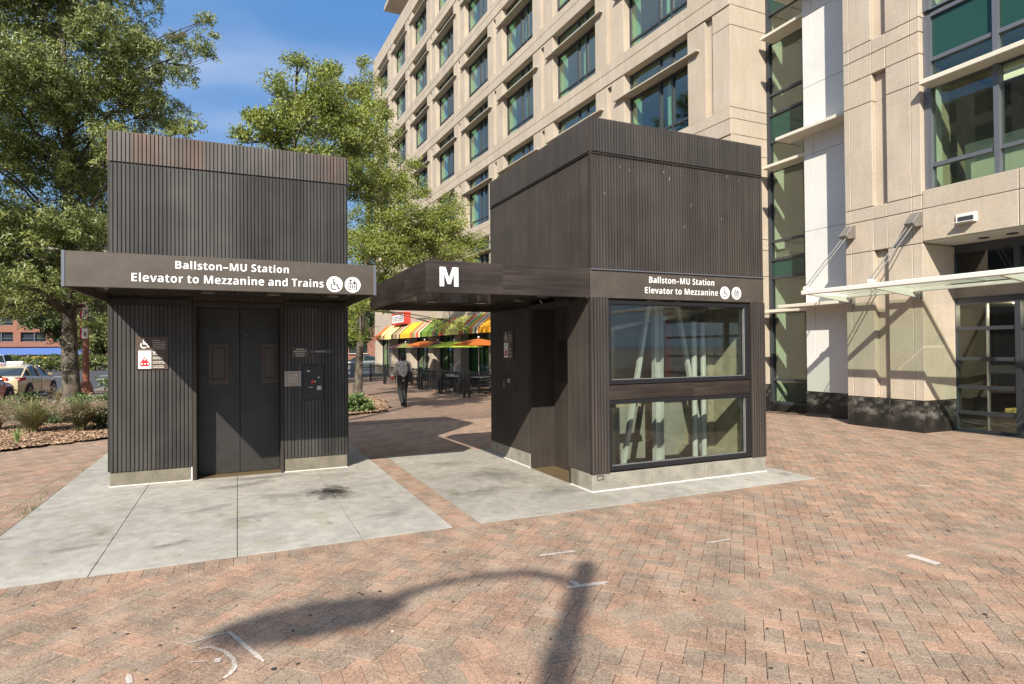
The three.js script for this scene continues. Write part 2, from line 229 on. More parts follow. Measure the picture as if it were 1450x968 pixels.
{
  const ground = new THREE.Mesh(uvWorld(new THREE.PlaneGeometry(1600, 1600).rotateX(-Math.PI / 2).translate(0, -0.31, 0)), M.walk); ground.name = 'ground'; ground.userData.kind = 'structure'; scene.add(ground);
  const road = struct('road');
  part('road_surface', [box(-22, -6.66, -0.5, -0.285, -46, 60), box(-90, 90, -0.5, -0.281, -74, -46), box(-22, -6.66, -0.5, -0.285, -160, -74)], M.asphalt, road);
  for (let i = 0; i < 9; i++) part('lane_marking', box(-26 + i * 5.2, -23.2 + i * 5.2, -0.29, -0.272, -60.2, -60.0), M.white, road);
  for (let i = 0; i < 9; i++) part('lane_marking', box(-25 + i * 5.2, -22.2 + i * 5.2, -0.29, -0.272, -53.2, -53.0), M.white, road);
  const kerb = struct('kerb'); part('kerb_stone', [box(-6.66, -6.48, -0.45, -0.235, -44, 30), box(-6.48, 14, -0.45, -0.235, -44.2, -44)], M.walk, kerb);

  const plaza = struct('plaza');
  const sheet = (x0, x1, zs, dy) => { const pos = [], idx = []; zs.forEach((z) => { pos.push(x0, gy(z) + dy, z, x1, gy(z) + dy, z); }); for (let i = 0; i + 1 < zs.length; i++) { const a = 2 * i; idx.push(a, a + 1, a + 3, a, a + 3, a + 2); } const g = new THREE.BufferGeometry(); g.setAttribute('position', new THREE.Float32BufferAttribute(pos, 3)); g.setIndex(idx); g.computeVertexNormals(); return uvWorld(g); };
  part('mortar_bed', [sheet(-6.48, 12.9, [1, -9.3, -15.2], -0.011)], M.bed, plaza);
  part('distant_paving', [sheet(-6.48, 30, [30, 1], -0.004), sheet(12.9, 30, [1, -9.3, -15.2], -0.02), sheet(-6.48, 30, [-15.2, -17.24, -44], -0.006)], M.far, plaza);

  // ---- pavers: 45 degree herringbone between soldier courses, each with chamfered edges
  const w = 0.1027, L = 2 * w, gap = 0.0019, ch = 0.0016;
  const clipRect = (poly, r) => { const edges = [[0, r[0], 1], [0, r[1], -1], [1, r[2], 1], [1, r[3], -1]]; for (const [ax, v, s] of edges) { const out = []; for (let i = 0; i < poly.length; i++) { const A = poly[i], B = poly[(i + 1) % poly.length], da = s * (A[ax] - v), db = s * (B[ax] - v); if (da >= 0) out.push(A); if (da * db < 0) { const t = da / (da - db); out.push([A[0] + (B[0] - A[0]) * t, A[1] + (B[1] - A[1]) * t]); } } poly = out; if (poly.length < 3) return null; } return poly; };
  const bricks = [];
  const inView = (x, z) => { const a = Math.atan2(x, -z) * 180 / Math.PI; const d = Math.hypot(x, z); return (d < 1.2 || (z < 0.4 && a > -24 && a < 76)) && d > 1.0; };
  function addBrick(poly, zone) {
    let cx = 0, cz = 0, ar = 0; for (const p of poly) { cx += p[0]; cz += p[1]; } cx /= poly.length; cz /= poly.length;
    for (let i = 0; i < poly.length; i++) { const A = poly[i], B = poly[(i + 1) % poly.length]; ar += A[0] * B[1] - A[1] * B[0]; } ar = Math.abs(ar / 2);
    if (ar < 0.0012 || !inView(cx, cz)) return;
    const area = fbm(cx * 0.55 + 40, cz * 0.55 + 40, 4096, 3, 7), t = R0(), grey = clamp(0.33 + (cx > 3 ? 0.13 : -0.10) + (area - 0.5) * 0.55) * (zone === 'back' ? 1.25 : 1);
    let c; if (t < grey * 0.72) c = [0.415, 0.322, 0.245]; else if (t < grey + 0.16) c = [0.515, 0.335, 0.240]; else if (t < grey + 0.6) c = [0.475, 0.335, 0.248]; else c = [0.435, 0.335, 0.258];
    const k = 0.92 + 0.14 * R0() + 0.10 * (area - 0.5); bricks.push({ poly, cx, cz, d: Math.hypot(cx, cz), c: [c[0] * k * 0.885, c[1] * k * 0.875, c[2] * k * 0.87], h: 0.002 * (R0() - 0.5), tx: 0.006 * (R0() - 0.5), tz: 0.006 * (R0() - 0.5) });
  }
  const field = (x0, x1, z0, z1, zone) => {
    const r = [x0, x1, z0, z1], cxm = (x0 + x1) / 2, czm = (z0 + z1) / 2, ext = (Math.abs(x1 - x0) + Math.abs(z1 - z0)) / 2 * 1.05 + 1, n = Math.ceil(ext / w), s = Math.SQRT1_2;
    const i0 = Math.round((cxm * s + czm * s) / w), j0 = Math.round((-cxm * s + czm * s) / w), W = (a, b) => [(a - b) * s * w, (a + b) * s * w];
    for (let i = i0 - n; i <= i0 + n; i++) for (let j = j0 - n; j <= j0 + n; j++) {
      const d = (((i - j) % 4) + 4) % 4; if (d !== 0 && d !== 3) continue; const [a1, b1] = d === 0 ? [i + 2, j + 1] : [i + 1, j + 2];
      const m = W((i + a1) / 2, (j + b1) / 2); if (m[0] < x0 - 0.2 || m[0] > x1 + 0.2 || m[1] < z0 - 0.2 || m[1] > z1 + 0.2) continue;
      const p = clipRect([W(i, j), W(a1, j), W(a1, b1), W(i, b1)], r); if (p) addBrick(p, zone);
    }
  };
  const rowX = (x0, x1, z0, z1, step = w) => { for (let x = x0; x < x1 - 0.03; x += step) addBrick([[x, z0], [Math.min(x + step, x1), z0], [Math.min(x + step, x1), z1], [x, z1]]); };
  field(-6.4, 12.85, -5.165, -3.262); field(-3, 7.5, -2.84, 0.3);
  rowX(-6.4, 12.8, -3.262, -3.051); rowX(-6.35, 12.8, -3.051, -2.84); rowX(-6.4, 6.62, -5.385, -5.165);
  field(6.625, 12.85, -15.1, -5.165, 'right'); field(-6.4, -2.165, -15.1, -5.385, 'back'); field(1.83, 6.62, -15.1, -9.42, 'back'); field(-2.165, 1.83, -15.1, -12.02, 'back');
  for (let z = -12; z < -5.4; z += w) addBrick([[-2.165, z], [-1.962, z], [-1.962, Math.min(z + w, -5.385)], [-2.165, Math.min(z + w, -5.385)]]);
  let alt = 0; for (let z = -9.4; z < -5.44; z += w, alt ^= 1) { const z1 = Math.min(z + w, -5.395), xm = alt ? 2.02 : 1.91; addBrick([[1.828, z], [xm, z], [xm, z1], [1.828, z1]]); addBrick([[xm, z], [2.094, z], [2.094, z1], [xm, z1]]); }
  const brickGeo = (b) => {
    const n = b.poly.length, ring = (e, y) => b.poly.map((p) => { const dx = p[0] - b.cx, dz = p[1] - b.cz, l = Math.hypot(dx, dz), k = Math.max(0.4, 1 - e * 1.35 / l), x = b.cx + dx * k, z = b.cz + dz * k; return [x, gy(z) + y + b.h + b.tx * dx + b.tz * dz, z]; });
    const top = ring(gap + ch, 0), mid = ring(gap, -ch * 0.8), low = ring(gap, -0.016), pos = [], tri = (A, B, C) => pos.push(...A, ...B, ...C);
    let s = 0; for (let i = 0; i < n; i++) { const A = b.poly[i], B = b.poly[(i + 1) % n]; s += A[0] * B[1] - A[1] * B[0]; }
    const f = s > 0 ? (A, B, C) => tri(A, C, B) : tri;
    for (let i = 1; i + 1 < n; i++) f(top[0], top[i], top[i + 1]);
    for (let i = 0; i < n; i++) { const j = (i + 1) % n; f(top[i], mid[i], mid[j]); f(top[i], mid[j], top[j]); f(mid[i], low[i], low[j]); f(mid[i], low[j], mid[j]); }
    return pos;
  };
  const build = (list) => { const pos = [], col = []; for (const b of list) { const p = brickGeo(b); for (let i = 0; i < p.length; i += 3) col.push(...b.c); for (const v of p) pos.push(v); } const g = new THREE.BufferGeometry(); g.setAttribute('position', new THREE.Float32BufferAttribute(pos, 3)); g.setAttribute('color', new THREE.Float32BufferAttribute(col, 3)); g.computeVertexNormals(); const uv = new Float32Array(pos.length / 3 * 2); for (let i = 0; i < pos.length / 3; i++) { uv[2 * i] = pos[3 * i]; uv[2 * i + 1] = pos[3 * i + 2]; } g.setAttribute('uv', new THREE.BufferAttribute(uv, 2)); return g; };
  // the nearest in the frame one by one, the rest together
  const seen = (b) => { const v = new THREE.Vector3(b.cx, 0, b.cz).sub(camera.position).applyQuaternion(camera.quaternion.clone().invert()); const t = Math.tan(58.75 / 2 * Math.PI / 180); return v.z < 0 && Math.abs(v.x / -v.z) < t * 1.497 && Math.abs(v.y / -v.z) < t; };
  bricks.sort((a, b) => a.d - b.d); let k = 0; const rest = [];
  for (const b of bricks) if (k < 300 && seen(b)) { k++; const m = new THREE.Mesh(build([b]), M.paver); m.name = 'paver'; plaza.add(m); } else rest.push(b);
  part('paver_field', build(rest), M.paver, plaza, 'stuff');
  console.log('pavers', bricks.length);

  // gum spots and leaf litter trodden on the paving
  const sp = []; for (let i = 0; i < 620; i++) { const x = -3 + 13 * R0(), z = -1.4 - 8.5 * Math.pow(R0(), 1.2); if (z < -5.4 && x > -2 && x < 6.7) continue; const g = new THREE.CircleGeometry(0.006 + 0.013 * R0() * R0() , 7); g.scale(1, 0.6 + 0.5 * R0(), 1); g.rotateX(-Math.PI / 2); g.rotateY(R0() * 6); g.translate(x, 0.0035, z); sp.push(g); }
  part('gum_spots', sp, std({ color: lin(0.035, 0.03, 0.027), roughness: 0.9 }), plaza, 'stuff');
  const lf = []; for (let i = 0; i < 160; i++) { const x = -3 + 13 * R0(), z = -1.6 - 9 * Math.pow(R0(), 0.9); const g = new THREE.PlaneGeometry(0.012 + 0.02 * R0(), 0.008 + 0.008 * R0(), 2, 1); const p = g.attributes.position; p.setZ(1, 0.005); p.setZ(4, 0.004); g.rotateX(-Math.PI / 2); g.rotateY(R0() * 6); g.translate(x, 0.006, z); lf.push(paint(plain(g), ...[[0.45, 0.36, 0.22], [0.62, 0.58, 0.5], [0.3, 0.2, 0.1], [0.2, 0.22, 0.06]][Math.floor(R0() * 4)])); }
  part('leaf_litter', lf, std({ vertexColors: true, roughness: 0.9, side: THREE.DoubleSide }), plaza, 'stuff');
  // sprayed survey marks
  const wpaint = std({ map: T.paver, color: lin(0.62, 0.55, 0.50), roughness: 0.9 }), stripe = (pts, wd) => { const pos = [], idx = []; pts.forEach((p, i) => { const a = pts[Math.max(0, i - 1)], b = pts[Math.min(pts.length - 1, i + 1)], dx = b[0] - a[0], dz = b[1] - a[1], l = Math.hypot(dx, dz), e = (i === 0 || i === pts.length - 1 ? 0.55 : 1) * wd / 2 * (0.85 + 0.3 * R0()); pos.push(p[0] - dz / l * e, 0.0036, p[1] + dx / l * e, p[0] + dz / l * e, 0.0036, p[1] - dx / l * e); }); for (let i = 0; i + 1 < pts.length; i++) { const a = 2 * i; idx.push(a, a + 1, a + 3, a, a + 3, a + 2); } const g = new THREE.BufferGeometry(); g.setAttribute('position', new THREE.Float32BufferAttribute(pos, 3)); g.setIndex(idx); g.computeVertexNormals(); return uvWorld(g); };
  const mark = (pts, wd) => part('paint_mark', stripe(pts, wd), wpaint, plaza);
  const seg = (a, b, n = 6) => Array.from({ length: n + 1 }, (_, i) => [mix(a[0], b[0], i / n), mix(a[1], b[1], i / n)]);
  for (const m of MARKS) mark(m[0][0].length ? m[0] : seg(m[0], m[1]), m[2]);
  // stains on the paving and the slabs
  const stainTex = canvasTex(256, 256, (c, w, h) => { const im = c.createImageData(w, h); for (let j = 0; j < h; j++) for (let i = 0; i < w; i++) { const u = i / w, v = j / h, r = Math.hypot(u - 0.5, v - 0.5) * 2, n = fbm(u * 5, v * 5, 64, 6, 611), a = smooth(0.95, 0.0, r + 1.3 * (n - 0.5)) * (0.35 + 0.65 * fbm(u * 18, v * 18, 64, 4, 612)); const o = (j * w + i) * 4; im.data[o] = 40; im.data[o + 1] = 34; im.data[o + 2] = 26; im.data[o + 3] = 255 * a; } c.putImageData(im, 0, 0); });
  for (const [x, z, w, d, a, o] of STAINS) { const g = new THREE.PlaneGeometry(w, d).rotateX(-Math.PI / 2).rotateY(a).translate(x, 0.0062, z), m = new THREE.Mesh(g, std({ map: stainTex, transparent: true, opacity: o * 0.8, roughness: 0.9 })); m.name = 'stain'; plaza.add(m); }
  // the tile let into the paving
  part('inlaid_tile', cbox(4.79, 4.855, -0.004, 0.0045, -3.1, -2.885, 0.002), std({ color: lin(0.62, 0.55, 0.5), map: T.fine }), plaza);
}

// ---------------------------------------------------------------- office building
{
  const B = thing('office_building', 'large pale stone office building with green glass windows behind the station elevators', 'building', [12.15, 0, -12.4]);
  const RB = rng(77), stones = [M.stone, M.stoneB, M.stoneC], pickStone = () => stones[Math.floor(RB() * 3)];
  // ---- long facade in its own frame: u along it from the corner, w outwards
  const th = 0.03957, X = new THREE.Vector3(Math.sin(th), 0, Math.cos(th)), Nn = new THREE.Vector3(-Math.cos(th), 0, Math.sin(th));
  const FM = new THREE.Matrix4().makeBasis(X, new THREE.Vector3(0, 1, 0), Nn).setPosition(12.15, 0, -12.4);
  const fbox = (u0, u1, y0, y1, w0, w1, c = 0) => (c ? cbox(-u1, -u0, y0, y1, w0, w1, c) : box(-u1, -u0, y0, y1, w0, w1)).applyMatrix4(FM);
  const P0 = 4.7204, U0 = 1.6436, WW = 3.02, S0 = 8.142, FH = 3.516, NB = 8, END = 39.2, TOP = 26.1, J = 0.006;
  const panelF = (u0, u1, y0, y1, w0, w1) => part('stone_panel', fbox(u0 + J, u1 - J, y0 + J, y1 - J, w0, w1, 0.008), pickStone(), B);
  const far = [], pane = new Map();
  const panel = (k, u0, u1, y0, y1, w0, w1) => { if (k >= 6) far.push(fbox(u0 + J, u1 - J, y0 + J, y1 - J, w0, w1)); else panelF(u0, u1, y0, y1, w0, w1); };
  const back = [], sh = [], slots = [];
  for (let n = -1; n <= 4; n++) {
    const S = S0 + FH * n, yl = S + 2.77, yt = S + FH;
    // first pier next to the corner: plain panels, then slot
    panel(0, 0.0, 0.66, S, yl - 0.53, -0.6, 0); panel(0, 0, 0.66, yl - 0.53, yl, -0.6, 0); panel(0, 0.92, U0, S, yl, -0.6, 0); part('slot_lining', fbox(0.655, 0.925, S, yl, -0.6, -0.12), M.stoneC, B);
    for (let k = 0; k < NB; k++) {
      const a = U0 + P0 * k, b = a + WW, c = Math.min(a + P0, END), m = (b + c) / 2;
      // spandrel: two bands, a little proud
      panel(k, k ? a - 0.35 : 0, c - (k < NB - 1 ? 0.35 : 0), yl, S + 3.2, -0.6, 0.03); panel(k, k ? a - 0.35 : 0, c - (k < NB - 1 ? 0.35 : 0), S + 3.2, yt, -0.6, 0.03);
      if (c > b + 0.3) { panel(k, b, m - 0.12, S, yl, -0.6, 0); panel(k, m + 0.12, c, S, yl, -0.6, 0); slots.push(fbox(m - 0.125, m + 0.125, S, yl, -0.6, -0.12)); far.push(fbox(m - 0.1, m + 0.1, yl - 0.09, yl, -0.14, 0.0)); }
      // sunshade: soffit inside the opening and a thin blade outside
      sh.push([fbox(a, b, S + 1.985, S + 2.045, -0.28, 0.0), fbox(a - 0.5, b + 0.45, S + 1.995, S + 2.035, 0.005, 0.14)]);
      part('sunshade', sh.pop(), M.ledge, B);
      const h = [], fr = (u0, u1, y0, y1, d = 0.07) => h.push(fbox(u0, u1, y0, y1, -0.28 - d / 2, -0.28 + d / 2));
      fr(a, a + 0.07, S, yl); fr(b - 0.07, b, S, yl); fr(a + 0.07, b - 0.07, S, S + 0.08); fr(a + 0.07, b - 0.07, yl - 0.07, yl);
      fr(a + 0.07, b - 0.07, S + 0.36, S + 0.43, 0.09); fr(a + 0.88, a + 0.95, S + 0.08, yl - 0.07, 0.11); fr(a + 1.45, a + 1.52, S + 0.08, yl - 0.07, 0.11); fr(a + 0.07, b - 0.07, S + 1.9, S + 1.98, 0.1);
      const win = part('window', h, M.frame, B);
      const wp = [[a + 0.07, a + 0.88], [a + 0.95, a + 1.45], [a + 1.52, b - 0.07]];
      for (const [q0, q1] of wp) { part('pane', fbox(q0, q1, S + 0.08, S + 1.9, -0.285, -0.275), M.glassBlue, win); }
      part('transom_pane', fbox(a + 0.07, b - 0.07, S + 2.06, yl - 0.07, -0.285, -0.275), M.glassBlue, win);
      // lining inside the glass: far jamb, a mid partition, blinds box
      part('lining', [fbox(b - 0.03, b, S, yl, -0.72, -0.35), fbox(a + 1.02, a + 1.3, S, S + 1.9, -0.42, -0.38), fbox(a, b, S - 0.02, S + 0.02, -0.9, -0.36)], M.inner, win);
    }
    back.push(fbox(0.06, END - 0.1, yl - 0.02, yt + 0.02, -0.75, -0.61));
    part('office_ceiling', fbox(0.5, END - 0.2, yl - 0.1, yl - 0.04, -6.4, -0.65), M.ceiling, B);
    part('office_floor', fbox(0.5, END - 0.2, S - 0.3, S - 0.05, -6.4, -0.65), M.innerDark, B);
  }
  part('rear_wall', [fbox(0.4, END, 0, TOP, -6.8, -6.4), fbox(END - 0.25, END - 0.02, 0, TOP, -6.4, -0.5), fbox(0.3, 0.5, 4.6, TOP, -6.4, -0.7)], M.innerDark, B);
  part('joint_backing', back, M.joint, B); part('slot_lining_field', slots, M.stoneC, B, 'stuff');
  // parapet, roof, roof-top slab
  for (let k = 0; k < NB; k++) { const a = k ? U0 + P0 * k - 0.35 : 0, c = k < NB - 1 ? U0 + P0 * (k + 1) - 0.35 : END; panel(k, a, c, S0 + 5 * FH, TOP, -0.45, 0.03); }
  part('roof', [fbox(0, END, TOP - 0.5, TOP - 0.3, -30, -0.45)], M.walk, B);
  part('roof_slab', [box(11.25, 34, 30, 30.35, -50.3, -18), box(13.4, 33, 26, 30, -49, -19)], M.stone, B);
  // ---- street level: piers, deep shop fronts
  const low = [], shopGlass = [], shopFrame = [], wallsIn = [];
  for (let k = -1; k < NB; k++) {
    const p0 = 5.6 + P0 * k, p1 = Math.min(p0 + 0.93, END), q1 = Math.min(p0 + P0, END);
    panel(k < 0 ? 0 : k, Math.max(p0, 0), p1, -0.3, 2.55, -0.8, 0); panel(k < 0 ? 0 : k, Math.max(p0, 0), q1, 2.55, S0 - FH + 0.0, -0.8, 0);
    if (q1 > p1 + 0.5) {
      part('shop_front', [fbox(p1, q1, 2.42, 2.55, -0.65, -0.5), fbox(p1, q1, -0.3, -0.1, -0.62, -0.5), fbox(p1, p1 + 0.08, -0.1, 2.42, -0.62, -0.5), fbox(q1 - 0.08, q1, -0.1, 2.42, -0.62, -0.5), fbox(p1 + 1.75, p1 + 1.83, -0.1, 2.42, -0.64, -0.5), fbox(p1 + 2.4, p1 + 2.47, -0.1, 2.42, -0.64, -0.5)], M.frame, B);
      part('shop_pane', fbox(p1 + 0.08, q1 - 0.08, -0.1, 2.42, -0.56, -0.55), M.glassShop, B);
      wallsIn.push(fbox(q1 - 0.02, q1 + 0.2, -0.3, 2.5, -3.0, -0.82));
    }
  }
  part('shop_interior', wallsIn, M.inner, B);
  part('shop_floor', fbox(0, END, -0.4, -0.28, -6.4, -0.5), M.innerDark, B);
  part('shop_ceiling', fbox(0, END, 2.62, 2.75, -6.4, -0.82), M.ceiling, B);
  if (far.length) part('stone_panel_field', far, M.stone, B, 'stuff');

  // ---- short return face at the corner (towards the viewer), z = -12.4
  const zr = -12.4, ys = [0.62, 2.55, 3.6, 4.32, 4.62, 6.9, 7.41, 7.84, 8.142, 10.38, 10.93, 11.36, 11.66, 13.9, 14.43, 14.86, 15.17, 17.4, 17.95, 18.4, 18.69, 20.9, 21.46, 21.9, 22.2, 25, 26.1];
  for (let i = 0; i + 1 < ys.length; i++) part('stone_panel', cbox(12.15, 13.62, ys[i] + J, ys[i + 1] - J, zr - 0.5, zr, 0.008), pickStone(), B);
  part('granite_base', cbox(12.13, 13.62, -0.1, 0.61, zr - 0.5, zr + 0.025, 0.006), M.graniteDark, B);
  part('joint_backing', box(12.3, 13.6, 0, 26, zr - 0.5, zr - 0.03), M.joint, B);

  // ---- tall glass bay beside it (plane x = 13.5) and its sunshades
  const gx = 13.5, gz0 = -12.39, gz1 = -8.7, tops = [13.6, 17.1, 20.6, 24.1];
  {
    const ty = [0.13, 0.76, 2.6, 3.55, 4.05, 4.55, 6.5, 7.3, 8.05, 8.6, 10.05, 10.85, 11.6, 12.15, 13.6, 15.1, 17.1, 18.6, 20.6, 22.1, 24.1, 26], f = [];
    for (const y of ty) f.push(box(gx - 0.05, gx + 0.05, y - 0.035, y + 0.035, gz0 + 0.09, gz1));
    for (const z of [gz0 + 0.045, -10.4]) f.push(box(gx - 0.07, gx + 0.07, 0.13, 26, z - 0.045, z + 0.045));
    const bay = part('glazed_bay', f, M.frame, B);
    for (let i = 0; i + 1 < ty.length; i++) { const sp = [7.3, 10.85, 3.55].includes(ty[i]); part('pane', box(gx - 0.006, gx + 0.006, ty[i] + 0.035, ty[i + 1] - 0.035, gz0 + 0.09, gz1), sp ? M.glassSpandrel : M.glassGreen, bay); }
    part('granite_base', cbox(gx - 0.09, gx + 0.3, -0.1, 0.09, gz0, gz1, 0.005), M.graniteDark, B);
    part('lining', [box(gx + 0.12, gx + 2.4, 0.1, 26, gz0 - 0.1, gz0 + 0.06), box(gx + 0.35, gx + 0.42, 0.1, 26, -11.2, -8.7)], M.inner, bay);
    part('office_floor', [7.6, 4.1, 11.2, 14.7].map((y) => box(gx + 0.15, gx + 3, y - 0.25, y + 0.25, gz0, gz1)), M.ceiling, B);
    part('rear_wall', box(gx + 3, gx + 3.2, 0, 26, gz0, 0), M.innerDark, B);
    for (const y of [2.62, 6.52, 10.06, 13.58]) part('sunshade', [cbox(13.02, gx, y - 0.05, y + 0.03, -12.2, -10.4, 0.008)], M.shade, B);
  }
  // ---- white metal-clad strip (plane x = 12.62)
  const wx = 12.62, wy = [0.57, 2.62, 4.45, 6.3, 7.95, 9.7, 11.5, 13.3, 15.1];
  for (let i = 0; i + 1 < wy.length; i++) { part('metal_panel', cbox(wx, wx + 0.2, wy[i] + 0.004, wy[i + 1] - 0.004, -10.52, -10.264, 0.004), M.whitePanel, B); part('metal_panel', cbox(wx, wx + 0.2, wy[i] + 0.004, wy[i + 1] - 0.004, -10.256, -8.7, 0.004), M.whitePanel, B); }
  part('joint_backing', box(wx + 0.03, wx + 0.9, 0, 15, -10.5, -8.7), M.joint, B);
  part('granite_base', cbox(wx - 0.02, wx + 0.3, -0.1, 0.565, -10.53, -8.7, 0.006), M.graniteDark, B);
  for (const y of [2.66, 6.8, 10.3]) part('sunshade', cbox(wx - 0.48, wx, y - 0.06, y + 0.02, -10.95, -8.85, 0.008), M.shade, B);

  // ---- stone pilaster beside the entrance (face x = 11.8)
  const px = 11.8, pz0 = -8.83, pz1 = -7.24, sl0 = -8.2, sl1 = -7.91, jz = [pz0, -8.69, sl0, sl1, -7.425, pz1];
  const segs = [[0.6, 3.59, true], [3.59, 4.23, false], [4.23, 4.5, false], [4.5, 6.65, true], [6.65, 7.2, true], [7.2, 7.62, false], [7.62, 7.9, false], [7.9, 10.05, true], [10.05, 10.62, true], [10.62, 11.04, false], [11.04, 11.32, false], [11.32, 13.5, true], [13.5, 15, true]];
  for (const [y0, y1, slot] of segs) for (let i = 0; i < 5; i++) { if (slot && i === 2) { part('stone_panel', cbox(px + 0.13, px + 0.4, y0, y1, sl0, sl1, 0.004), M.stoneC, B); continue; } part('stone_panel', cbox(px, px + (i === 4 ? 0.9 : 0.4), y0 + J, y1 - J, jz[i] + J / 2, jz[i + 1] - J / 2, 0.008), pickStone(), B); }
  part('joint_backing', box(px + 0.2, px + 0.85, 0.1, 15, pz0 + 0.03, pz1 - 0.03), M.joint, B);
  for (const [z0, z1] of [[pz0, -8.69], [-8.69, sl0], [sl0, sl1], [sl1, -7.425], [-7.425, pz1]]) part('granite_base', cbox(px - 0.012, px + 0.9, -0.1, 0.595, z0 + 0.002, z1 - 0.002, 0.005), M.graniteDark, B);
  for (const [y0, y1] of [[0.6, 2.55], [2.55, 3.585]]) part('stone_panel', cbox(px + 0.41, px + 1.05, y0 + J, y1 - J, -7.6, pz1 - 0.004, 0.008), pickStone(), B);
  part('granite_base', cbox(px + 0.9, px + 1.06, -0.1, 0.595, -7.6, pz1 - 0.001, 0.005), M.graniteDark, B);
  // side of the pilaster and the wall towards the white strip
  part('side_wall', box(px + 0.05, wx + 0.2, 0, 15, pz0 + 0.0, pz0 + 0.1), M.stoneB, B);

  // ---- wall, windows and overhang to the right of the pilaster
  const zE = 4;                                    // runs on past the frame
  const zj = [pz1, -5.68, -4.1, -2.5, -0.9, 0.7, zE];
  for (let i = 0; i + 1 < zj.length; i++) { part('stone_panel', cbox(px, px + 0.4, 3.62, 4.23 - J, zj[i] + J, zj[i + 1] - J, 0.008), pickStone(), B); part('stone_panel', cbox(px + 0.01, px + 0.4, 4.23 + J, 4.58, zj[i] + J, zj[i + 1] - J, 0.008), pickStone(), B); }
  part('joint_backing', box(px + 0.1, px + 0.38, 3.63, 4.55, pz1, zE), M.joint, B);
  part('entrance_soffit', box(px + 0.06, 13.3, 3.605, 3.68, pz1, zE), M.inner, B);
  for (const z of [-6.5, -6.05, -4.9, -4.4]) part('soffit_light', new THREE.CylinderGeometry(0.085, 0.085, 0.02, 20).translate(12.35, 3.6, z), M.frame, B);
  const vent = part('wall_vent', [cbox(px - 0.035, px + 0.01, 3.82, 3.995, -6.635, -6.3, 0.006), beam([px - 0.09, 3.835, -6.62], [px - 0.09, 3.835, -6.315], 0.11, 0.012)], M.whiteMetal, B);
  part('grille', box(px - 0.05, px - 0.036, 3.85, 3.94, -6.59, -6.345), M.frame, vent);
  {
    const gx2 = 12.0, floors = [4.58, 8.02, 11.5];
    for (const y0 of floors) {
      const f = [], o = y0 - 4.58; if (y0 > 11) continue;
      const rows = y0 === 4.58 ? [4.58, 5.05, 6.52, 7.05, 7.9] : [8.0, 8.5, 10.0, 10.5, 11.3];
      rows.forEach((y, i) => f.push(box(gx2 - 0.06, gx2 + 0.06, y - 0.035 + (i === 0 ? 0.035 : 0), y + 0.035, pz1 + 0.12, zE)));
      const zm = [pz1 + 0.06]; for (let z = -6.04; z < zE; z += 1.22) zm.push(z);
      zm.forEach((z, i) => f.push(box(gx2 - 0.09, gx2 + 0.07, rows[0], rows[4], z - (i ? 0.04 : 0.06), z + (i ? 0.04 : 0.06))));
      const win = part('window', f, i0(y0), B);
      for (let r = 0; r < 4; r++) for (let i = 0; i < zm.length; i++) { const za = zm[i] + 0.05, zb = (zm[i + 1] ?? zE) - 0.05; part('pane', box(gx2 - 0.005, gx2 + 0.005, rows[r] + 0.035, rows[r + 1] - 0.035, za, zb), r === 3 ? M.glassSpandrel : M.glassGreen, win); }
      part('sunshade', cbox(11.58, gx2, rows[2] - 0.02, rows[2] + 0.07, -7.13, zE, 0.01), M.shade, B);
      part('lining', [box(gx2 + 0.12, gx2 + 0.42, rows[0], rows[3], pz1 - 0.05, pz1 + 0.02)], M.inner, win);
      part('desk_screen', [box(gx2 + 0.75, gx2 + 0.79, rows[0] + 0.12, rows[0] + 0.92, -7.0, -5.95), box(gx2 + 0.75, gx2 + 0.79, rows[0] + 0.12, rows[0] + 0.92, -5.8, -5.35), box(gx2 + 0.75, gx2 + 0.79, rows[0] + 0.12, rows[0] + 0.92, -5.2, 1)], M.inner, B);
      part('office_floor', box(gx2 + 0.12, 19, rows[0] - 0.3, rows[0] + 0.0, pz1, zE), M.innerDark, B);
      part('office_ceiling', box(gx2 + 0.12, 19, rows[3] - 0.04, rows[3] + 0.06, pz1, zE), M.ceiling, B);
      const lamp = part('ceiling_lamp', box(13.6, 13.75, rows[3] - 0.2, rows[3] - 0.14, -6.9, -4.2), std({ color: lin(0.8, 0.78, 0.6), emissive: lin(1, 0.9, 0.6), emissiveIntensity: 0.7 }), B);
      lamp.userData.lit = true;
      part('rear_wall', box(18.8, 19, rows[0], rows[4], -8.6, zE), M.innerDark, B); part('rear_wall', box(12.3, 19, rows[0], rows[4], pz1 - 0.25, pz1 - 0.06), M.beige, B);
    }
    function i0() { return M.frameLight; }
    part('upper_wall', box(px + 0.02, 20, 11.36, 15, pz1, zE), M.stone, B);
    part('upper_roof', box(px + 0.4, 34, 15, 15.3, -12.3, zE), M.walk, B);
  }
  // ---- lobby front (plane x = 12.85)
  {
    const lx = 12.85, f = [], add = (y0, y1, z0, z1, d = 0.06) => f.push(box(lx - d, lx + d, y0, y1, z0, z1));
    const zl = pz1 - 0.09, my = [0.36, 0.853, 1.388, 1.975];
    add(2.44, 2.56, zl, zE); for (const y of my) add(y - 0.035, y + 0.035, zl, zE, 0.05); add(0.0, 0.05, zl, zE); add(2.9, 2.97, zl, zE); add(3.44, 3.6, zl, zE);
    const zm = [-7.28, -6.2, -5.12, -4.04, -2.96, -1.88, -0.8, 0.28, 1.36]; for (const z of zm) { add(0.05, 2.44, z - 0.045, z + 0.045, 0.075); add(2.97, 3.44, z - 0.045, z + 0.045, 0.075); }
    const lob = part('lobby_front', f, M.frame, B);
    part('mullion', zm.slice(0, -1).map((z) => box(lx - 0.03, lx + 0.03, 0.05, 2.44, z + 0.55, z + 0.575)), M.steel, lob);
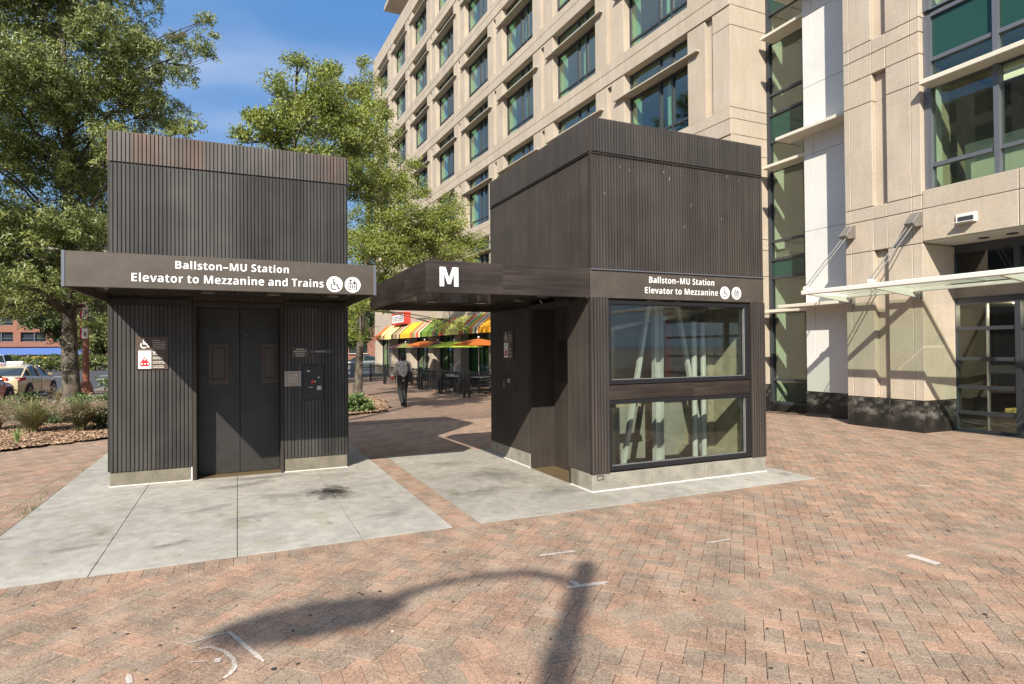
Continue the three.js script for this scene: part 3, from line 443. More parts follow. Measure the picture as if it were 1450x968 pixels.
    for (let i = 0; i + 1 < zm.length; i++) { const yr = [0.05, ...my, 2.44]; for (let r = 0; r + 1 < yr.length; r++) for (const [a, b] of [[zm[i] + 0.045, zm[i] + 0.55], [zm[i] + 0.575, zm[i + 1] - 0.045]]) part('pane', box(lx - 0.006, lx + 0.006, yr[r] + (r ? 0.035 : 0), yr[r + 1] - (r < 4 ? 0.035 : 0), a, b), M.glassClear, lob); part('pane', box(lx - 0.006, lx + 0.006, 2.97, 3.44, zm[i] + 0.045, zm[i + 1] - 0.045), M.glassClear, lob); }
    part('lobby_header', [box(lx - 0.02, lx + 0.2, 2.57, 2.89, zl, zE)], M.beige, B);
    part('lobby_interior', [box(lx + 0.22, 21, 2.5, 2.6, -8.5, zE), box(20.8, 21, 0, 2.6, -8.5, zE), box(lx + 0.2, 21, 0, 3.6, -8.7, -8.5), box(lx + 1.2, lx + 1.5, 2.6, 3.6, -8.5, zE)], M.lobby, B);
    part('lobby_interior', [box(lx + 2.8, lx + 3.2, 0, 2.5, -7.6, -6.9), box(lx + 4, lx + 4.4, 0, 2.5, -5.6, -5.0)], M.innerDark, B);
    part('lobby_floor', box(lx - 0.3, 21, -0.03, 0.003, -8.5, zE), M.innerDark, B);
    part('lobby_sofa', [cbox(lx + 1.6, lx + 2.3, 0, 0.42, -6.3, -5.2, 0.05), cbox(lx + 2.25, lx + 2.4, 0.3, 0.8, -6.3, -5.2, 0.05)], M.black, B);
    part('lobby_bench', cbox(lx + 0.5, lx + 0.8, 0.36, 0.44, -6.72, -6.42, 0.01), std({ color: lin(0.62, 0.42, 0.16) }), B);
    for (const [x, z] of [[14.2, -6.9], [14.2, -6.2], [15.6, -7.1], [15.6, -5.8], [14.2, -5.2]]) {
      part('downlight', new THREE.CylinderGeometry(0.07, 0.07, 0.012, 18).translate(x, 2.49, z), std({ color: lin(0.9, 0.8, 0.6), emissive: lin(1, 0.85, 0.6), emissiveIntensity: 1.3 }), B);
      const pl = new THREE.PointLight(new THREE.Color().setRGB(1, 0.84, 0.6), 0.9, 0, 2); pl.position.set(x, 2.4, z); pl.castShadow = true; scene.add(pl);
    }
  }
  part('core', [box(13.4, 34, 0, 26, -49, -19.2), box(21.2, 34, 0, 15, -19.2, zE)], M.stone, B);
}

// ---------------------------------------------------------------- glass entrance canopy on rods
{
  const t = thing('entrance_canopy', 'white steel and glass canopy hung on rods over the office entrance', 'canopy', [11.8, 2.7, -7]);
  part('front_beam', cbox(10.36, 10.45, 2.69, 2.78, -8.76, 3.5, 0.012), M.whiteMetal, t);
  part('rear_beam', cbox(11.55, 11.62, 2.66, 2.72, -8.76, 3.5, 0.008), M.whiteMetal, t);
  for (const z of [-8.68, -7.31, -5.3, -3.3, -1.3, 0.7]) {
    const s = new THREE.Shape(); s.moveTo(0, 0.08); s.lineTo(1.28, 0.02); s.lineTo(1.28, -0.14); s.lineTo(0, 0.0); const g = new THREE.ExtrudeGeometry(s, { depth: 0.05, bevelEnabled: false }); g.translate(10.45, 2.7, z - 0.025);
    part('arm', uvWorld(plain(g)), M.whiteMetal, t);
    part('wall_bracket', cbox(11.68, 11.8, 2.52, 2.7, z - 0.07, z + 0.07, 0.008), M.steel, t);
    if (z < -7 || z > -5) {
      const s2 = new THREE.Shape(); s2.moveTo(0, -0.13); s2.lineTo(0, 0.13); s2.lineTo(-0.1, 0.11); s2.lineTo(-0.3, -0.1); s2.lineTo(-0.22, -0.16); const g2 = new THREE.ExtrudeGeometry(s2, { depth: 0.16, bevelEnabled: true, bevelSize: 0.008, bevelThickness: 0.008, bevelSegments: 1 }); g2.translate(11.8, 4.05, z - 0.08);
      part('rod_anchor', uvWorld(plain(g2)), M.weathered, t); part('rod_foot', [cbox(10.38, 10.5, 2.78, 2.86, z - 0.05, z + 0.05, 0.01)], M.whiteMetal, t);
      for (const d of [-0.045, 0.045]) part('rod', bar([10.43, 2.84, z + d], [11.6, 3.95, z + d], 0.011), M.steel, t);
    }
  }
  for (let z = -8.62; z < 3; z += 1.31) part('glass_panel', box(10.46, 11.64, 2.735, 2.747, z + 0.02, z + 1.29), M.glassCanopy, t);
}

// ---------------------------------------------------------------- elevator kiosks
const RK = rng(515);
// ribbed bronze sheet: local x along, y up, z out; placed by matrix
function ribs(width, y0, y1, pitch, proud, mtx, tone, opts = {}) {
  const n = Math.round(width / pitch), p = width / n, fw = p * (opts.fill ?? 0.74), list = [];
  const bk = paint(box(0, width, y0, y1, -0.04, 0), ...tone(0.5, -1).map((v) => v * (opts.groove ?? 0.6))); list.push(bk);
  for (let i = 0; i < n; i++) { const x = i * p + (p - fw) / 2, c = tone(i / n, i), e = (opts.over ?? 0); list.push(paint(box(x, x + fw, y0 - e, y1 + e, 0.001, proud * (0.94 + 0.12 * RK())), ...c)); }
  const g = merged(list.map(plain)); g.applyMatrix4(mtx); return g;
}
const faceZ = (x, z) => new THREE.Matrix4().makeTranslation(x, 0, z);                                     // faces +z
const faceX = (x, z) => new THREE.Matrix4().makeRotationY(-Math.PI / 2).setPosition(x, 0, z);             // faces -x, local x runs to +z
const faceB = (x, z) => new THREE.Matrix4().makeRotationY(Math.PI).setPosition(x, 0, z);
const faceR = (x, z) => new THREE.Matrix4().makeRotationY(Math.PI / 2).setPosition(x, 0, z);
const drift = (s, f) => (t) => fbm(t * f + s, 3.3 + s, 4096, 4, 33) - 0.5;
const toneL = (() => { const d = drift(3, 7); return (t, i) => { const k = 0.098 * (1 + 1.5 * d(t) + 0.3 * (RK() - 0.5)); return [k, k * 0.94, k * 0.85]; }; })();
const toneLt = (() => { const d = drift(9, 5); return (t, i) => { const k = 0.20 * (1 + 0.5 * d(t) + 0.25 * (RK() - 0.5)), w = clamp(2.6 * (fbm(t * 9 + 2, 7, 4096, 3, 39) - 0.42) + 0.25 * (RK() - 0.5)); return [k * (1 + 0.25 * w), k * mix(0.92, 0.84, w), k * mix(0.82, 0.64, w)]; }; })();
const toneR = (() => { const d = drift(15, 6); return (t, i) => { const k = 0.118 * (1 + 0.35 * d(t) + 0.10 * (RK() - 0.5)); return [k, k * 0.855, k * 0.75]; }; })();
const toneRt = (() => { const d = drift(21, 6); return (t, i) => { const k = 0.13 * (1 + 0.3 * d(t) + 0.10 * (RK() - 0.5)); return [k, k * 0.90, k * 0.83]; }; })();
const font = (px, w = 'bold') => `${w} ${px}px sans-serif`;
function wheelchair(c, x, y, s, col, bg) {      // x, y centre; s height
  c.save(); c.translate(x, y); c.scale(s / 100, s / 100); c.strokeStyle = col; c.fillStyle = col; c.lineCap = 'butt'; c.lineJoin = 'miter';
  c.beginPath(); c.arc(-8, -42, 8, 0, 7); c.fill(); c.lineWidth = 11; c.beginPath(); c.moveTo(-8, -32); c.lineTo(-5, 4); c.lineTo(22, 4); c.lineTo(34, 36); c.lineTo(45, 31); c.stroke();
  c.lineWidth = 9; c.beginPath(); c.moveTo(-6, -14); c.lineTo(17, -14); c.stroke(); c.lineWidth = 10; c.beginPath(); c.arc(-4, 18, 27, -2.3, 0.75, true); c.stroke(); c.restore();
}
function liftSign(c, x, y, s, col) { c.save(); c.translate(x, y); c.scale(s / 100, s / 100); c.strokeStyle = c.fillStyle = col; c.lineWidth = 8; c.strokeRect(-34, -10, 68, 56); for (const d of [-18, 0, 18]) { c.beginPath(); c.arc(d, 4, 6, 0, 7); c.fill(); c.fillRect(d - 5, 11, 10, 24); }
  c.lineWidth = 8; for (const [d, k] of [[-18, 1], [18, -1]]) { c.beginPath(); c.moveTo(d, -14); c.lineTo(d, -44); c.stroke(); c.beginPath(); if (k > 0) { c.moveTo(d - 13, -32); c.lineTo(d, -46); c.lineTo(d + 13, -32); } else { c.moveTo(d - 13, -26); c.lineTo(d, -12); c.lineTo(d + 13, -26); } c.stroke(); } c.restore(); }
function fitText(c, s, x0, x1, base, px, w = 'bold') { c.font = font(px, w); const m = c.measureText(s).width; c.save(); c.translate(x0, base); c.scale((x1 - x0) / m, 1); c.fillText(s, 0, 0); if (w === 'bold ') { c.globalCompositeOperation = 'destination-out'; c.lineWidth = px * 0.022; c.strokeText(s, 0, 0); c.globalCompositeOperation = 'source-over'; } c.restore(); }
function lines(c, list, x, y, px, lh, w = 'bold') { c.font = font(px, w); list.forEach((s, i) => c.fillText(s, x, y + i * lh)); }

// ---- left kiosk
{
  const x0 = -1.435, x1 = 1.42, zf = -8.82, zb = -11.2, H = 4.39, ym = 4.0;
  const t = thing('elevator_kiosk', 'dark ribbed metal elevator kiosk with double doors facing the camera, left of the two', 'kiosk', [0, 0, -10], 0, 'station elevator kiosks');
  const R = (a, b, y0, y1, m, tone, pr, o) => part('ribbed_cladding', ribs(b - a, y0, y1, 0.0445, pr ?? 0.014, m, tone, o), M.rib, t, 'stuff');
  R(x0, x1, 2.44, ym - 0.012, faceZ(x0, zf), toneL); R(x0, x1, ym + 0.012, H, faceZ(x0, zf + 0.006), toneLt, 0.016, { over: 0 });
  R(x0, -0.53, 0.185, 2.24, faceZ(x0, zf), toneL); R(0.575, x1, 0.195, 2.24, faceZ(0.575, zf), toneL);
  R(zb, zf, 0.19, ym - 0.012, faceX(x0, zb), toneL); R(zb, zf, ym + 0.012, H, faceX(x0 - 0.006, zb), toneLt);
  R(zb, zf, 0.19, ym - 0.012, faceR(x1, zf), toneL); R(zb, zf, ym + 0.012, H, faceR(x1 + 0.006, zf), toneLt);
  R(x0, x1, 0.19, H, faceB(x1, zb), toneL);
  part('core_wall', [box(x0 + 0.02, x1 - 0.02, 2.3, H - 0.03, zb + 0.03, zf - 0.02), box(x0 + 0.02, -0.55, 0, 2.3, zb + 0.03, zf - 0.03), box(0.6, x1 - 0.02, 0, 2.3, zb + 0.03, zf - 0.03), box(-0.55, 0.6, 0, 2.3, zb + 0.03, zf - 0.45)], M.bronzeV, t);
  part('reveal_strip', [box(x0 - 0.002, x1 + 0.002, ym - 0.012, ym + 0.012, zb, zf + 0.004)], M.black, t);
  // canopy
  const cz = -6.75, cx0 = -1.462, cx1 = 1.415 - 0.015, cb = 2.262, ct = 2.592;
  const cn = part('canopy', [cbox(cx0 + 0.02, cx1 - 0.02, cb + 0.1, ct - 0.02, zf + 0.02, cz - 0.03, 0.004)], M.bronze, t);
  part('fascia', cbox(cx0, cx1, cb, ct, cz - 0.03, cz, 0.004), M.fascia, cn);
  part('side_fascia', cbox(cx0, cx0 + 0.02, cb, ct, zf + 0.0, cz - 0.032, 0.003), M.fascia, cn); part('side_fascia', cbox(cx1 - 0.02, cx1, cb, ct, zf, cz - 0.032, 0.003), M.fascia, cn);
  part('edge_trim', [cbox(cx0 - 0.006, cx0 + 0.024, cb - 0.002, ct + 0.003, cz - 0.02, cz + 0.006, 0.003), cbox(cx1 - 0.024, cx1 + 0.006, cb - 0.002, ct + 0.003, cz - 0.02, cz + 0.006, 0.003)], M.frameLight, cn);
  for (let i = 0; i < 4; i++) { const w = (cx1 - cx0 - 0.05) / 4, a = cx0 + 0.025 + w * i; part('soffit_panel', cbox(a + 0.004, a + w - 0.004, cb + 0.08, cb + 0.1, zf + 0.02, cz - 0.035, 0.003), M.soffit, cn); }
  for (const x of [-0.3, 0.4, 1.1]) part('soffit_light', new THREE.CylinderGeometry(0.07, 0.08, 0.014, 24).translate(x, cb + 0.074, -7.9), M.steel, cn);
  const sg = canvasTex(2048, 236, (c, w, h) => {
    const X = (x) => (x - cx0) / (cx1 - cx0) * w, Y = (y) => (ct - y) / (ct - cb) * h; c.clearRect(0, 0, w, h); c.fillStyle = '#f4f3f0';
    fitText(c, 'Ballston\u2013MU Station', X(-0.56), X(0.502), Y(2.466), 76, 'bold '); fitText(c, 'Elevator to Mezzanine and Trains', X(-0.927), X(0.848), Y(2.328), 80, 'bold ');
    for (const x of [0.957, 1.148]) { c.beginPath(); c.arc(X(x), Y(2.367), 0.0845 / (cx1 - cx0) * w, 0, 7); c.fill(); }
    wheelchair(c, X(0.957), Y(2.365), 88, '#1d1a18'); liftSign(c, X(1.148), Y(2.367), 86, '#1d1a18');
  });
  const let1 = new THREE.Mesh(decal(cx1 - cx0, ct - cb).translate((cx0 + cx1) / 2, (ct + cb) / 2, cz + 0.003 + 10), std({ map: sg, alphaMap: null, transparent: true, alphaTest: 0.35, roughness: 0.6 })); let1.name = 'lettering'; cn.add(let1);
  // portal and doors
  const fr = part('door_frame', [cbox(-0.528, -0.478, -0.0, 2.3, zf - 0.45, zf + 0.02), cbox(0.535, 0.573, -0.0, 2.3, zf - 0.45, zf + 0.02), cbox(-0.477, 0.534, 2.235, 2.3, zf - 0.3, zf + 0.018), box(x0, -0.53, 2.245, 2.32, zf - 0.01, zf + 0.03), box(0.575, x1, 2.245, 2.32, zf - 0.01, zf + 0.03)], M.doorBrown, t);
  part('threshold', cbox(-0.476, 0.533, -0.05, 0.006, zf - 0.44, zf - 0.02, 0.003), M.brass, t);
  const dz = zf - 0.27, grid = canvasTex(256, 560, (c, w, h) => { c.fillStyle = '#4b3e32'; c.fillRect(0, 0, w, h); c.fillStyle = '#262019'; c.fillRect(46, 44, w - 78, h - 106); c.fillStyle = '#6a645c'; for (let i = 0; i < 11; i++) for (let j = 0; j < 24; j++) { c.fillRect(60 + i * 13.6, 60 + j * 17.4, 8, 11); } });
  for (const [a, b, w0, w1] of [[-0.477, 0.028, -0.36, -0.107], [0.032, 0.533, 0.303, 0.513]]) {
    const d = part('door_leaf', cbox(a, b, 0.01, 2.234, dz - 0.04, dz, 0.004), M.doorMetal, t);
    const p = part('grille_plate', cbox(w0, w1, 1.205, 1.757, dz, dz + 0.008, 0.002), M.bronzeV, d);
    const g = new THREE.Mesh(decal(w1 - w0 - 0.012, 0.54).translate((w0 + w1) / 2, 1.481, dz + 0.0105 + 10), std({ map: grid, roughness: 0.5, metalness: 0.2 })); g.name = 'grille'; d.add(g);
  }
  part('door_bolt', new THREE.SphereGeometry(0.008, 8, 6).translate(0.115, 1.87, dz + 0.004), M.steel, t);
  // granite plinths
  part('plinth', [cbox(x0 + 0.01, -0.545, 0, 0.18, zf - 0.2, zf - 0.006, 0.006)], M.graniteWarm, t); part('plinth', cbox(0.575, x1 - 0.005, 0, 0.195, zf - 0.2, zf - 0.006, 0.006), M.graniteWarm, t);
  part('plinth', [cbox(x0 + 0.006, x0 + 0.2, 0, 0.185, zb, zf - 0.205, 0.006)], M.graniteWarm, t); part('plinth', cbox(x1 - 0.2, x1 - 0.006, 0, 0.185, zb, zf - 0.205, 0.006), M.graniteWarm, t);
  part('plinth_end', cbox(-0.545, -0.529, 0, 0.185, zf - 0.2, zf - 0.004, 0.003), M.white, t);
  part('sealant', box(x0 - 0.004, -0.53, 0.001, 0.012, zf - 0.01, zf + 0.006), M.whitePanel, t); part('sealant', box(0.575, x1, 0.001, 0.012, zf - 0.01, zf + 0.006), M.whitePanel, t);
  part('roof', box(x0 + 0.03, x1 - 0.03, H - 0.06, H - 0.02, zb + 0.03, zf - 0.03), M.bronzeV, t);
  part('bird_dropping', box(-0.135, -0.12, 2.6, 2.66, zf + 0.014, zf + 0.0165), M.white, t);
  // call panel
  const cp = part('call_panel', [cbox(0.815, 1.103, 0.965, 1.465, zf, zf + 0.019, 0.003)], M.blackMetal, t);
  part('call_plate', cbox(0.832, 1.086, 0.982, 1.448, zf + 0.019, zf + 0.024, 0.002), M.doorMetal, cp);
  for (const [x, y, r, m] of [[0.945, 1.227, 0.026, std({ color: lin(0.45, 0.03, 0.025), roughness: 0.4 })], [0.975, 1.227, 0.012, M.steel], [1.024, 1.282, 0.012, M.steel], [0.895, 1.285, 0.012, std({ color: lin(0.03, 0.10, 0.07) })]]) part('button', new THREE.CylinderGeometry(r, r, 0.014, 18).rotateX(Math.PI / 2).translate(x, y, zf + 0.03), m, cp);
  part('button', [cbox(1.003, 1.063, 1.108, 1.168, zf + 0.024, zf + 0.032, 0.004)], M.steel, cp); part('button', cbox(0.872, 0.91, 1.362, 1.384, zf + 0.024, zf + 0.028, 0.002), M.steel, cp); part('button', cbox(0.893, 0.95, 1.143, 1.156, zf + 0.024, zf + 0.027, 0.002), M.steel, cp);
}
// ---- signs screwed to the left kiosk
function plaque(name, label, cat, w, h, pos, turn, draw, res = 900, rim) {
  const t = thing(name, label, cat, pos, turn);
  local('plate', cbox(-w / 2, w / 2, -h / 2, h / 2, 0, 0.012, 0.003), rim ?? M.fascia, t);
  const m = new THREE.Mesh(decal(w - 0.006, h - 0.006).translate(0, 0, 0.014), std({ map: canvasTex(Math.round(res * w), Math.round(res * h), draw), roughness: 0.5 })); m.name = 'print'; t.add(m); return t;
}
function safety(c, w, h) {
  c.fillStyle = '#4f4136'; c.fillRect(0, 0, w, h); c.fillStyle = '#e9e6e0'; wheelchair(c, w * 0.26, h * 0.21, h * 0.3, '#f2f0ea');
  c.fillStyle = '#cfc8bd'; lines(c, ['Please be', 'courteous. Offer', 'the priority seats', 'to those in need', 'first. Thank you'], w * 0.52, h * 0.135, h * 0.042, h * 0.057);
  c.fillRect(w * 0.06, h * 0.395, w * 0.88, 2); c.fillStyle = '#efeeea'; c.fillRect(w * 0.075, h * 0.43, w * 0.40, h * 0.545);
  c.fillStyle = '#7d8a8f'; lines(c, ['In case of fire', 'use the stairs'], w * 0.13, h * 0.485, h * 0.04, h * 0.048);
  c.fillStyle = '#c51a28'; const fl = (x, y, s) => { c.beginPath(); c.moveTo(x, y - s * 1.5); c.bezierCurveTo(x + s * 0.3, y - s * 0.9, x + s, y - s * 0.7, x + s, y + s * 0.15); c.arc(x, y + s * 0.15, s, 0, Math.PI); c.bezierCurveTo(x - s, y - s * 0.7, x - s * 0.3, y - s * 0.9, x, y - s * 1.5); c.fill(); };
  fl(w * 0.275, h * 0.73, w * 0.085); fl(w * 0.18, h * 0.83, w * 0.07); fl(w * 0.37, h * 0.83, w * 0.07); c.fillRect(w * 0.16, h * 0.85, w * 0.23, h * 0.06);
  c.fillStyle = '#f2efe9'; for (const [x, y] of [[0.275, 0.7], [0.175, 0.83], [0.375, 0.83]]) { c.beginPath(); c.arc(w * x, h * y, w * 0.032, 0, 7); c.fill(); }
  c.fillStyle = '#f0ede6'; c.font = font(h * 0.1); c.fillText('M', w * 0.52, h * 0.515); lines(c, ['metro', '', 'Elevators are', 'not for use in', '', 'an emergency.', 'Please use stairs', '', 'For assistance', 'call the station'], w * 0.52, h * 0.56, h * 0.042, h * 0.0445);
}
plaque('safety_sign', 'brown safety sign with red flame poster and wheelchair symbol left of the double doors', 'sign', 0.352, 0.415, [-0.975, 1.642, -8.804], 0, safety, 1500);
plaque('label_plate', 'small dark four-line plate above the framed notice', 'sign', 0.22, 0.142, [0.784, 1.63, -8.804], 0, (c, w, h) => { c.fillStyle = '#4a4640'; c.fillRect(0, 0, w, h); c.fillStyle = '#d8cfc0'; c.textAlign = 'center'; lines(c, ['DOOR BY', 'MEZZANINE TO', 'PLATFORM', 'ELEVATOR'], w / 2, h * 0.24, h * 0.17, h * 0.215); }, 1800, M.blackMetal);
plaque('name_plate', 'narrow grey plate reading the station name beside the dark four-line plate', 'sign', 0.3, 0.052, [1.052, 1.643, -8.804], 0, (c, w, h) => { c.fillStyle = '#4f4c47'; c.fillRect(0, 0, w, h); c.fillStyle = '#c9c3b8'; c.textAlign = 'center'; lines(c, ['BALLSTON'], w / 2, h * 0.68, h * 0.46, h); }, 1800, M.blackMetal);
{
  const t = plaque('framed_notice', 'pale printed notice in a silver frame left of the call panel', 'notice', 0.213, 0.21, [0.688, 1.275, -8.804], 0, (c, w, h) => { c.fillStyle = '#9c8f84'; c.fillRect(0, 0, w, h); c.fillStyle = '#6a5b55'; c.fillRect(w * 0.14, h * 0.14, w * 0.72, h * 0.7); c.fillStyle = '#b9aca0'; c.fillRect(w * 0.17, h * 0.17, w * 0.66, h * 0.64); c.fillStyle = '#4d4440'; lines(c, ['ELEVATOR', 'INFORMATION', 'Call for service', 'outage notices', 'and shuttle help', 'at the station'], w * 0.2, h * 0.27, h * 0.085, h * 0.1); }, 1800, M.steel);
  local('clip', [cbox(-0.1065, -0.094, -0.105, 0.105, 0.012, 0.024, 0.003), cbox(0.094, 0.1065, -0.105, 0.105, 0.012, 0.024, 0.003)], M.steel, t);
}

// ---- right kiosk
{
  const x0 = 3.71, x1 = 6.37, zf = -5.98, zb = -9.02, H = 4.328, ym = 3.925;
  const t = thing('elevator_kiosk', 'brown ribbed metal elevator kiosk with two large front windows and side entrance under the M', 'kiosk', [5, 0, -7.5], 0, 'station elevator kiosks');
  const R = (a, b, y0, y1, m, tone, pr, o) => part('ribbed_cladding', ribs(b - a, y0, y1, 0.0405, pr ?? 0.013, m, tone, { fill: 0.66, groove: 0.5, ...o }), M.rib, t, 'stuff');
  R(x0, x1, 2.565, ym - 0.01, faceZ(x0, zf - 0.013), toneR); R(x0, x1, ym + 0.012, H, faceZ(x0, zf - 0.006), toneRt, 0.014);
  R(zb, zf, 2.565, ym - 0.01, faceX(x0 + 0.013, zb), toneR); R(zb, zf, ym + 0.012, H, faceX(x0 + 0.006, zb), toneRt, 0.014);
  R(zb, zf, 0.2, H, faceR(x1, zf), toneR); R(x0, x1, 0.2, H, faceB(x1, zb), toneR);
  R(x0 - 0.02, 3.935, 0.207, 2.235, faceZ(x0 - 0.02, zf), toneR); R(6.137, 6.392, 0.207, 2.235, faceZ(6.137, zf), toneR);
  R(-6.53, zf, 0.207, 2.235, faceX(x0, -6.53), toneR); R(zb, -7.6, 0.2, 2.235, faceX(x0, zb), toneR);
  part('corner_strip', [box(x0 - 0.004, x0 + 0.02, 2.565, H - 0.005, zf - 0.02, zf + 0.004)], M.bronzeV, t);
  part('reveal_strip', [box(x0 + 0.004, x1, ym - 0.01, ym + 0.012, zb, zf - 0.004)], M.black, t); part('drip_edge', [cbox(x0 - 0.005, x1, ym - 0.022, ym - 0.008, zf - 0.02, zf + 0.012, 0.003), cbox(x0 - 0.014, x0 + 0.005, ym - 0.022, ym - 0.008, zb, zf - 0.021, 0.003)], M.bronze, t);
  part('roof', box(x0 + 0.03, x1 - 0.03, H - 0.06, H - 0.02, zb + 0.03, zf - 0.03), M.bronzeV, t);
  // lettered band on the front
  part('lettered_band', cbox(x0 - 0.018, x1, 2.236, 2.556, zf - 0.05, zf + 0.012, 0.003), M.fascia, t);
  part('drip_edge', cbox(x0 - 0.02, x1 + 0.004, 2.557, 2.571, zf - 0.02, zf + 0.03, 0.003), M.frameLight, t);
  const bx0 = 4.2, bx1 = 6.2, sg = canvasTex(2048, 328, (c, w, h) => {
    const X = (x) => (x - bx0) / (bx1 - bx0) * w, Y = (y) => (2.556 - y) / 0.32 * h; c.clearRect(0, 0, w, h); c.fillStyle = '#eceae6';
    fitText(c, 'Ballston\u2013MU Station', X(4.501), X(5.531), Y(2.434), 108, 'bold '); fitText(c, 'Elevator to Mezzanine', X(4.439), X(5.588), Y(2.307), 108, 'bold ');
    for (const x of [5.697, 5.892]) { c.beginPath(); c.arc(X(x), Y(2.349), 0.081 / 2 * w, 0, 7); c.fill(); }
    wheelchair(c, X(5.697), Y(2.347), 112, '#1d1a18'); liftSign(c, X(5.892), Y(2.349), 112, '#1d1a18');
  });
  const lt = new THREE.Mesh(decal(bx1 - bx0, 0.32).translate((bx0 + bx1) / 2 - 5, 2.396, zf + 0.0155 + 7.5), std({ map: sg, transparent: true, alphaTest: 0.35, roughness: 0.6 })); lt.name = 'lettering'; t.add(lt);
  // canopy with the M
  const cx = 1.755, cb = 2.236, ct = 2.566, cn = part('canopy', [cbox(cx + 0.02, x0, cb + 0.09, ct - 0.02, -8.84, zf - 0.03, 0.004)], M.bronze, t);
  part('fascia', cbox(cx, x0 - 0.022, cb, ct, zf - 0.028, zf + 0.004, 0.005), M.bronze, cn); part('side_fascia', cbox(cx + 0.001, cx + 0.026, cb, ct, -8.86, zf - 0.03, 0.005), M.bronze, cn); part('rear_fascia', cbox(cx + 0.028, x0, cb, ct, -8.87, -8.842, 0.004), M.bronze, cn);
  for (let i = 0; i < 3; i++) for (let j = 0; j < 3; j++) { const a = cx + 0.035 + i * 0.64, b = -8.835 + j * 0.93; part('soffit_panel', cbox(a + 0.004, Math.min(a + 0.636, x0 - 0.01), cb + 0.07, cb + 0.09, b + 0.004, Math.min(b + 0.926, zf - 0.035), 0.003), M.soffit, cn); }
  for (const [x, z] of [[2.4, -7.9], [3.1, -7.9], [3.45, -6.7], [3.45, -7.4]]) part('soffit_light', new THREE.CylinderGeometry(0.07, 0.08, 0.014, 24).translate(x, cb + 0.064, z), M.steel, cn);
  const ms = new THREE.Shape(); ms.moveTo(0, 0); ms.lineTo(0, 0.2); ms.lineTo(0.062, 0.2); ms.lineTo(0.101, 0.085); ms.lineTo(0.14, 0.2); ms.lineTo(0.202, 0.2); ms.lineTo(0.202, 0); ms.lineTo(0.155, 0); ms.lineTo(0.155, 0.135); ms.lineTo(0.118, 0.025); ms.lineTo(0.084, 0.025); ms.lineTo(0.047, 0.135); ms.lineTo(0.047, 0);
  part('letter_m', uvWorld(plain(new THREE.ExtrudeGeometry(ms, { depth: 0.006, bevelEnabled: false }).translate(1.892, 2.303, zf + 0.004))), M.white, cn);
  // front windows
  for (const [y0, y1] of [[1.228, 2.212], [0.225, 1.04]]) {
    const a = 3.94, b = 6.125, w = part('window', [cbox(a, b, y1 - 0.045, y1, zf - 0.08, zf + 0.004, 0.004), cbox(a, b, y0, y0 + 0.05, zf - 0.08, zf + 0.01, 0.004), cbox(a, a + 0.03, y0 + 0.051, y1 - 0.046, zf - 0.08, zf + 0.002, 0.003), cbox(b - 0.075, b, y0 + 0.051, y1 - 0.046, zf - 0.08, zf + 0.002, 0.003)], M.blackMetal, t);
    part('pane', box(a + 0.03, b - 0.075, y0 + 0.05, y1 - 0.045, zf - 0.056, zf - 0.05), M.glassClear, w); part('bead', [cbox(a + 0.03, b - 0.076, y0 + 0.05, y0 + 0.06, zf - 0.048, zf - 0.01, 0.002), cbox(b - 0.085, b - 0.076, y0 + 0.061, y1 - 0.046, zf - 0.048, zf - 0.01, 0.002)], M.steel, w);
  }
  part('crossbar', cbox(3.94, 6.13, 1.041, 1.227, zf - 0.06, zf - 0.006, 0.006), M.bronze, t);
  // stair-well structure seen through the glass
  const zi = -6.72, q = (n, g, m) => part(n, g, m, t);
  q('brace', beam([5.12, 2.5, zi], [4.62, 0.05, zi], 0.055, 0.055), M.galv); q('channel', [box(5.16, 5.3, 0, 2.3, zi - 0.07, zi - 0.062), box(5.16, 5.17, 0, 2.3, zi - 0.06, zi + 0.01), box(5.29, 5.3, 0, 2.3, zi - 0.06, zi + 0.01)], M.galv);
  q('brace', beam([5.58, 2.3, zi - 0.05], [6.06, 0, zi - 0.05], 0.055, 0.055), M.galv); q('pipe', bar([5.84, 0, zi], [5.84, 1.98, zi], 0.04, 14), M.galv); q('pipe', bar([6.0, 0, zi], [6.0, 2.0, zi], 0.04, 14), M.galv); q('pipe', bar([5.84, 1.98, zi], [6.14, 2.12, zi - 0.3], 0.038, 12), M.galv);
  q('rail', beam([4.2, 1.86, zi - 0.02], [6.3, 2.2, zi - 0.3], 0.03, 0.05), M.galv);
  q('column', box(4.47, 4.58, 0, 1.95, zi - 0.2, zi - 0.1), M.concreteWall); q('column', box(6.19, 6.3, 0, 2.1, zi - 0.25, zi - 0.12), M.concreteWall); q('sill_beam', box(4.2, 5.0, 0.86, 0.93, zi - 0.18, zi - 0.1), M.concreteWall);
  q('concrete_wall', box(6.32, 6.36, 0, 2.5, -7.6, zf - 0.1), M.concreteWall); q('inner_wall', [box(4.1, 6.32, 0, 2.5, -7.6, -7.5)], M.innerGrey); q('inner_wall', box(4.1, 4.13, 0, 2.5, -7.5, -6.45), M.innerGrey); q('inner_wall', box(3.8, 4.1, 0, 2.5, -6.5, -6.45), M.innerGrey); q('dark_column', box(5.36, 5.56, 0, 2.4, zi - 0.5, zi - 0.35), M.bronzeV);
  q('red_pipe', bar([5.74, 1.2, zi - 0.45], [5.74, 2.2, zi - 0.45], 0.05, 12), std({ color: lin(0.30, 0.06, 0.03) })); q('well_floor', box(4.1, 6.32, -0.02, 0.02, -7.5, zf - 0.1), M.innerGrey); q('well_ceiling', box(4.1, 6.32, 2.4, 2.5, -7.5, zf - 0.1), M.innerGrey);
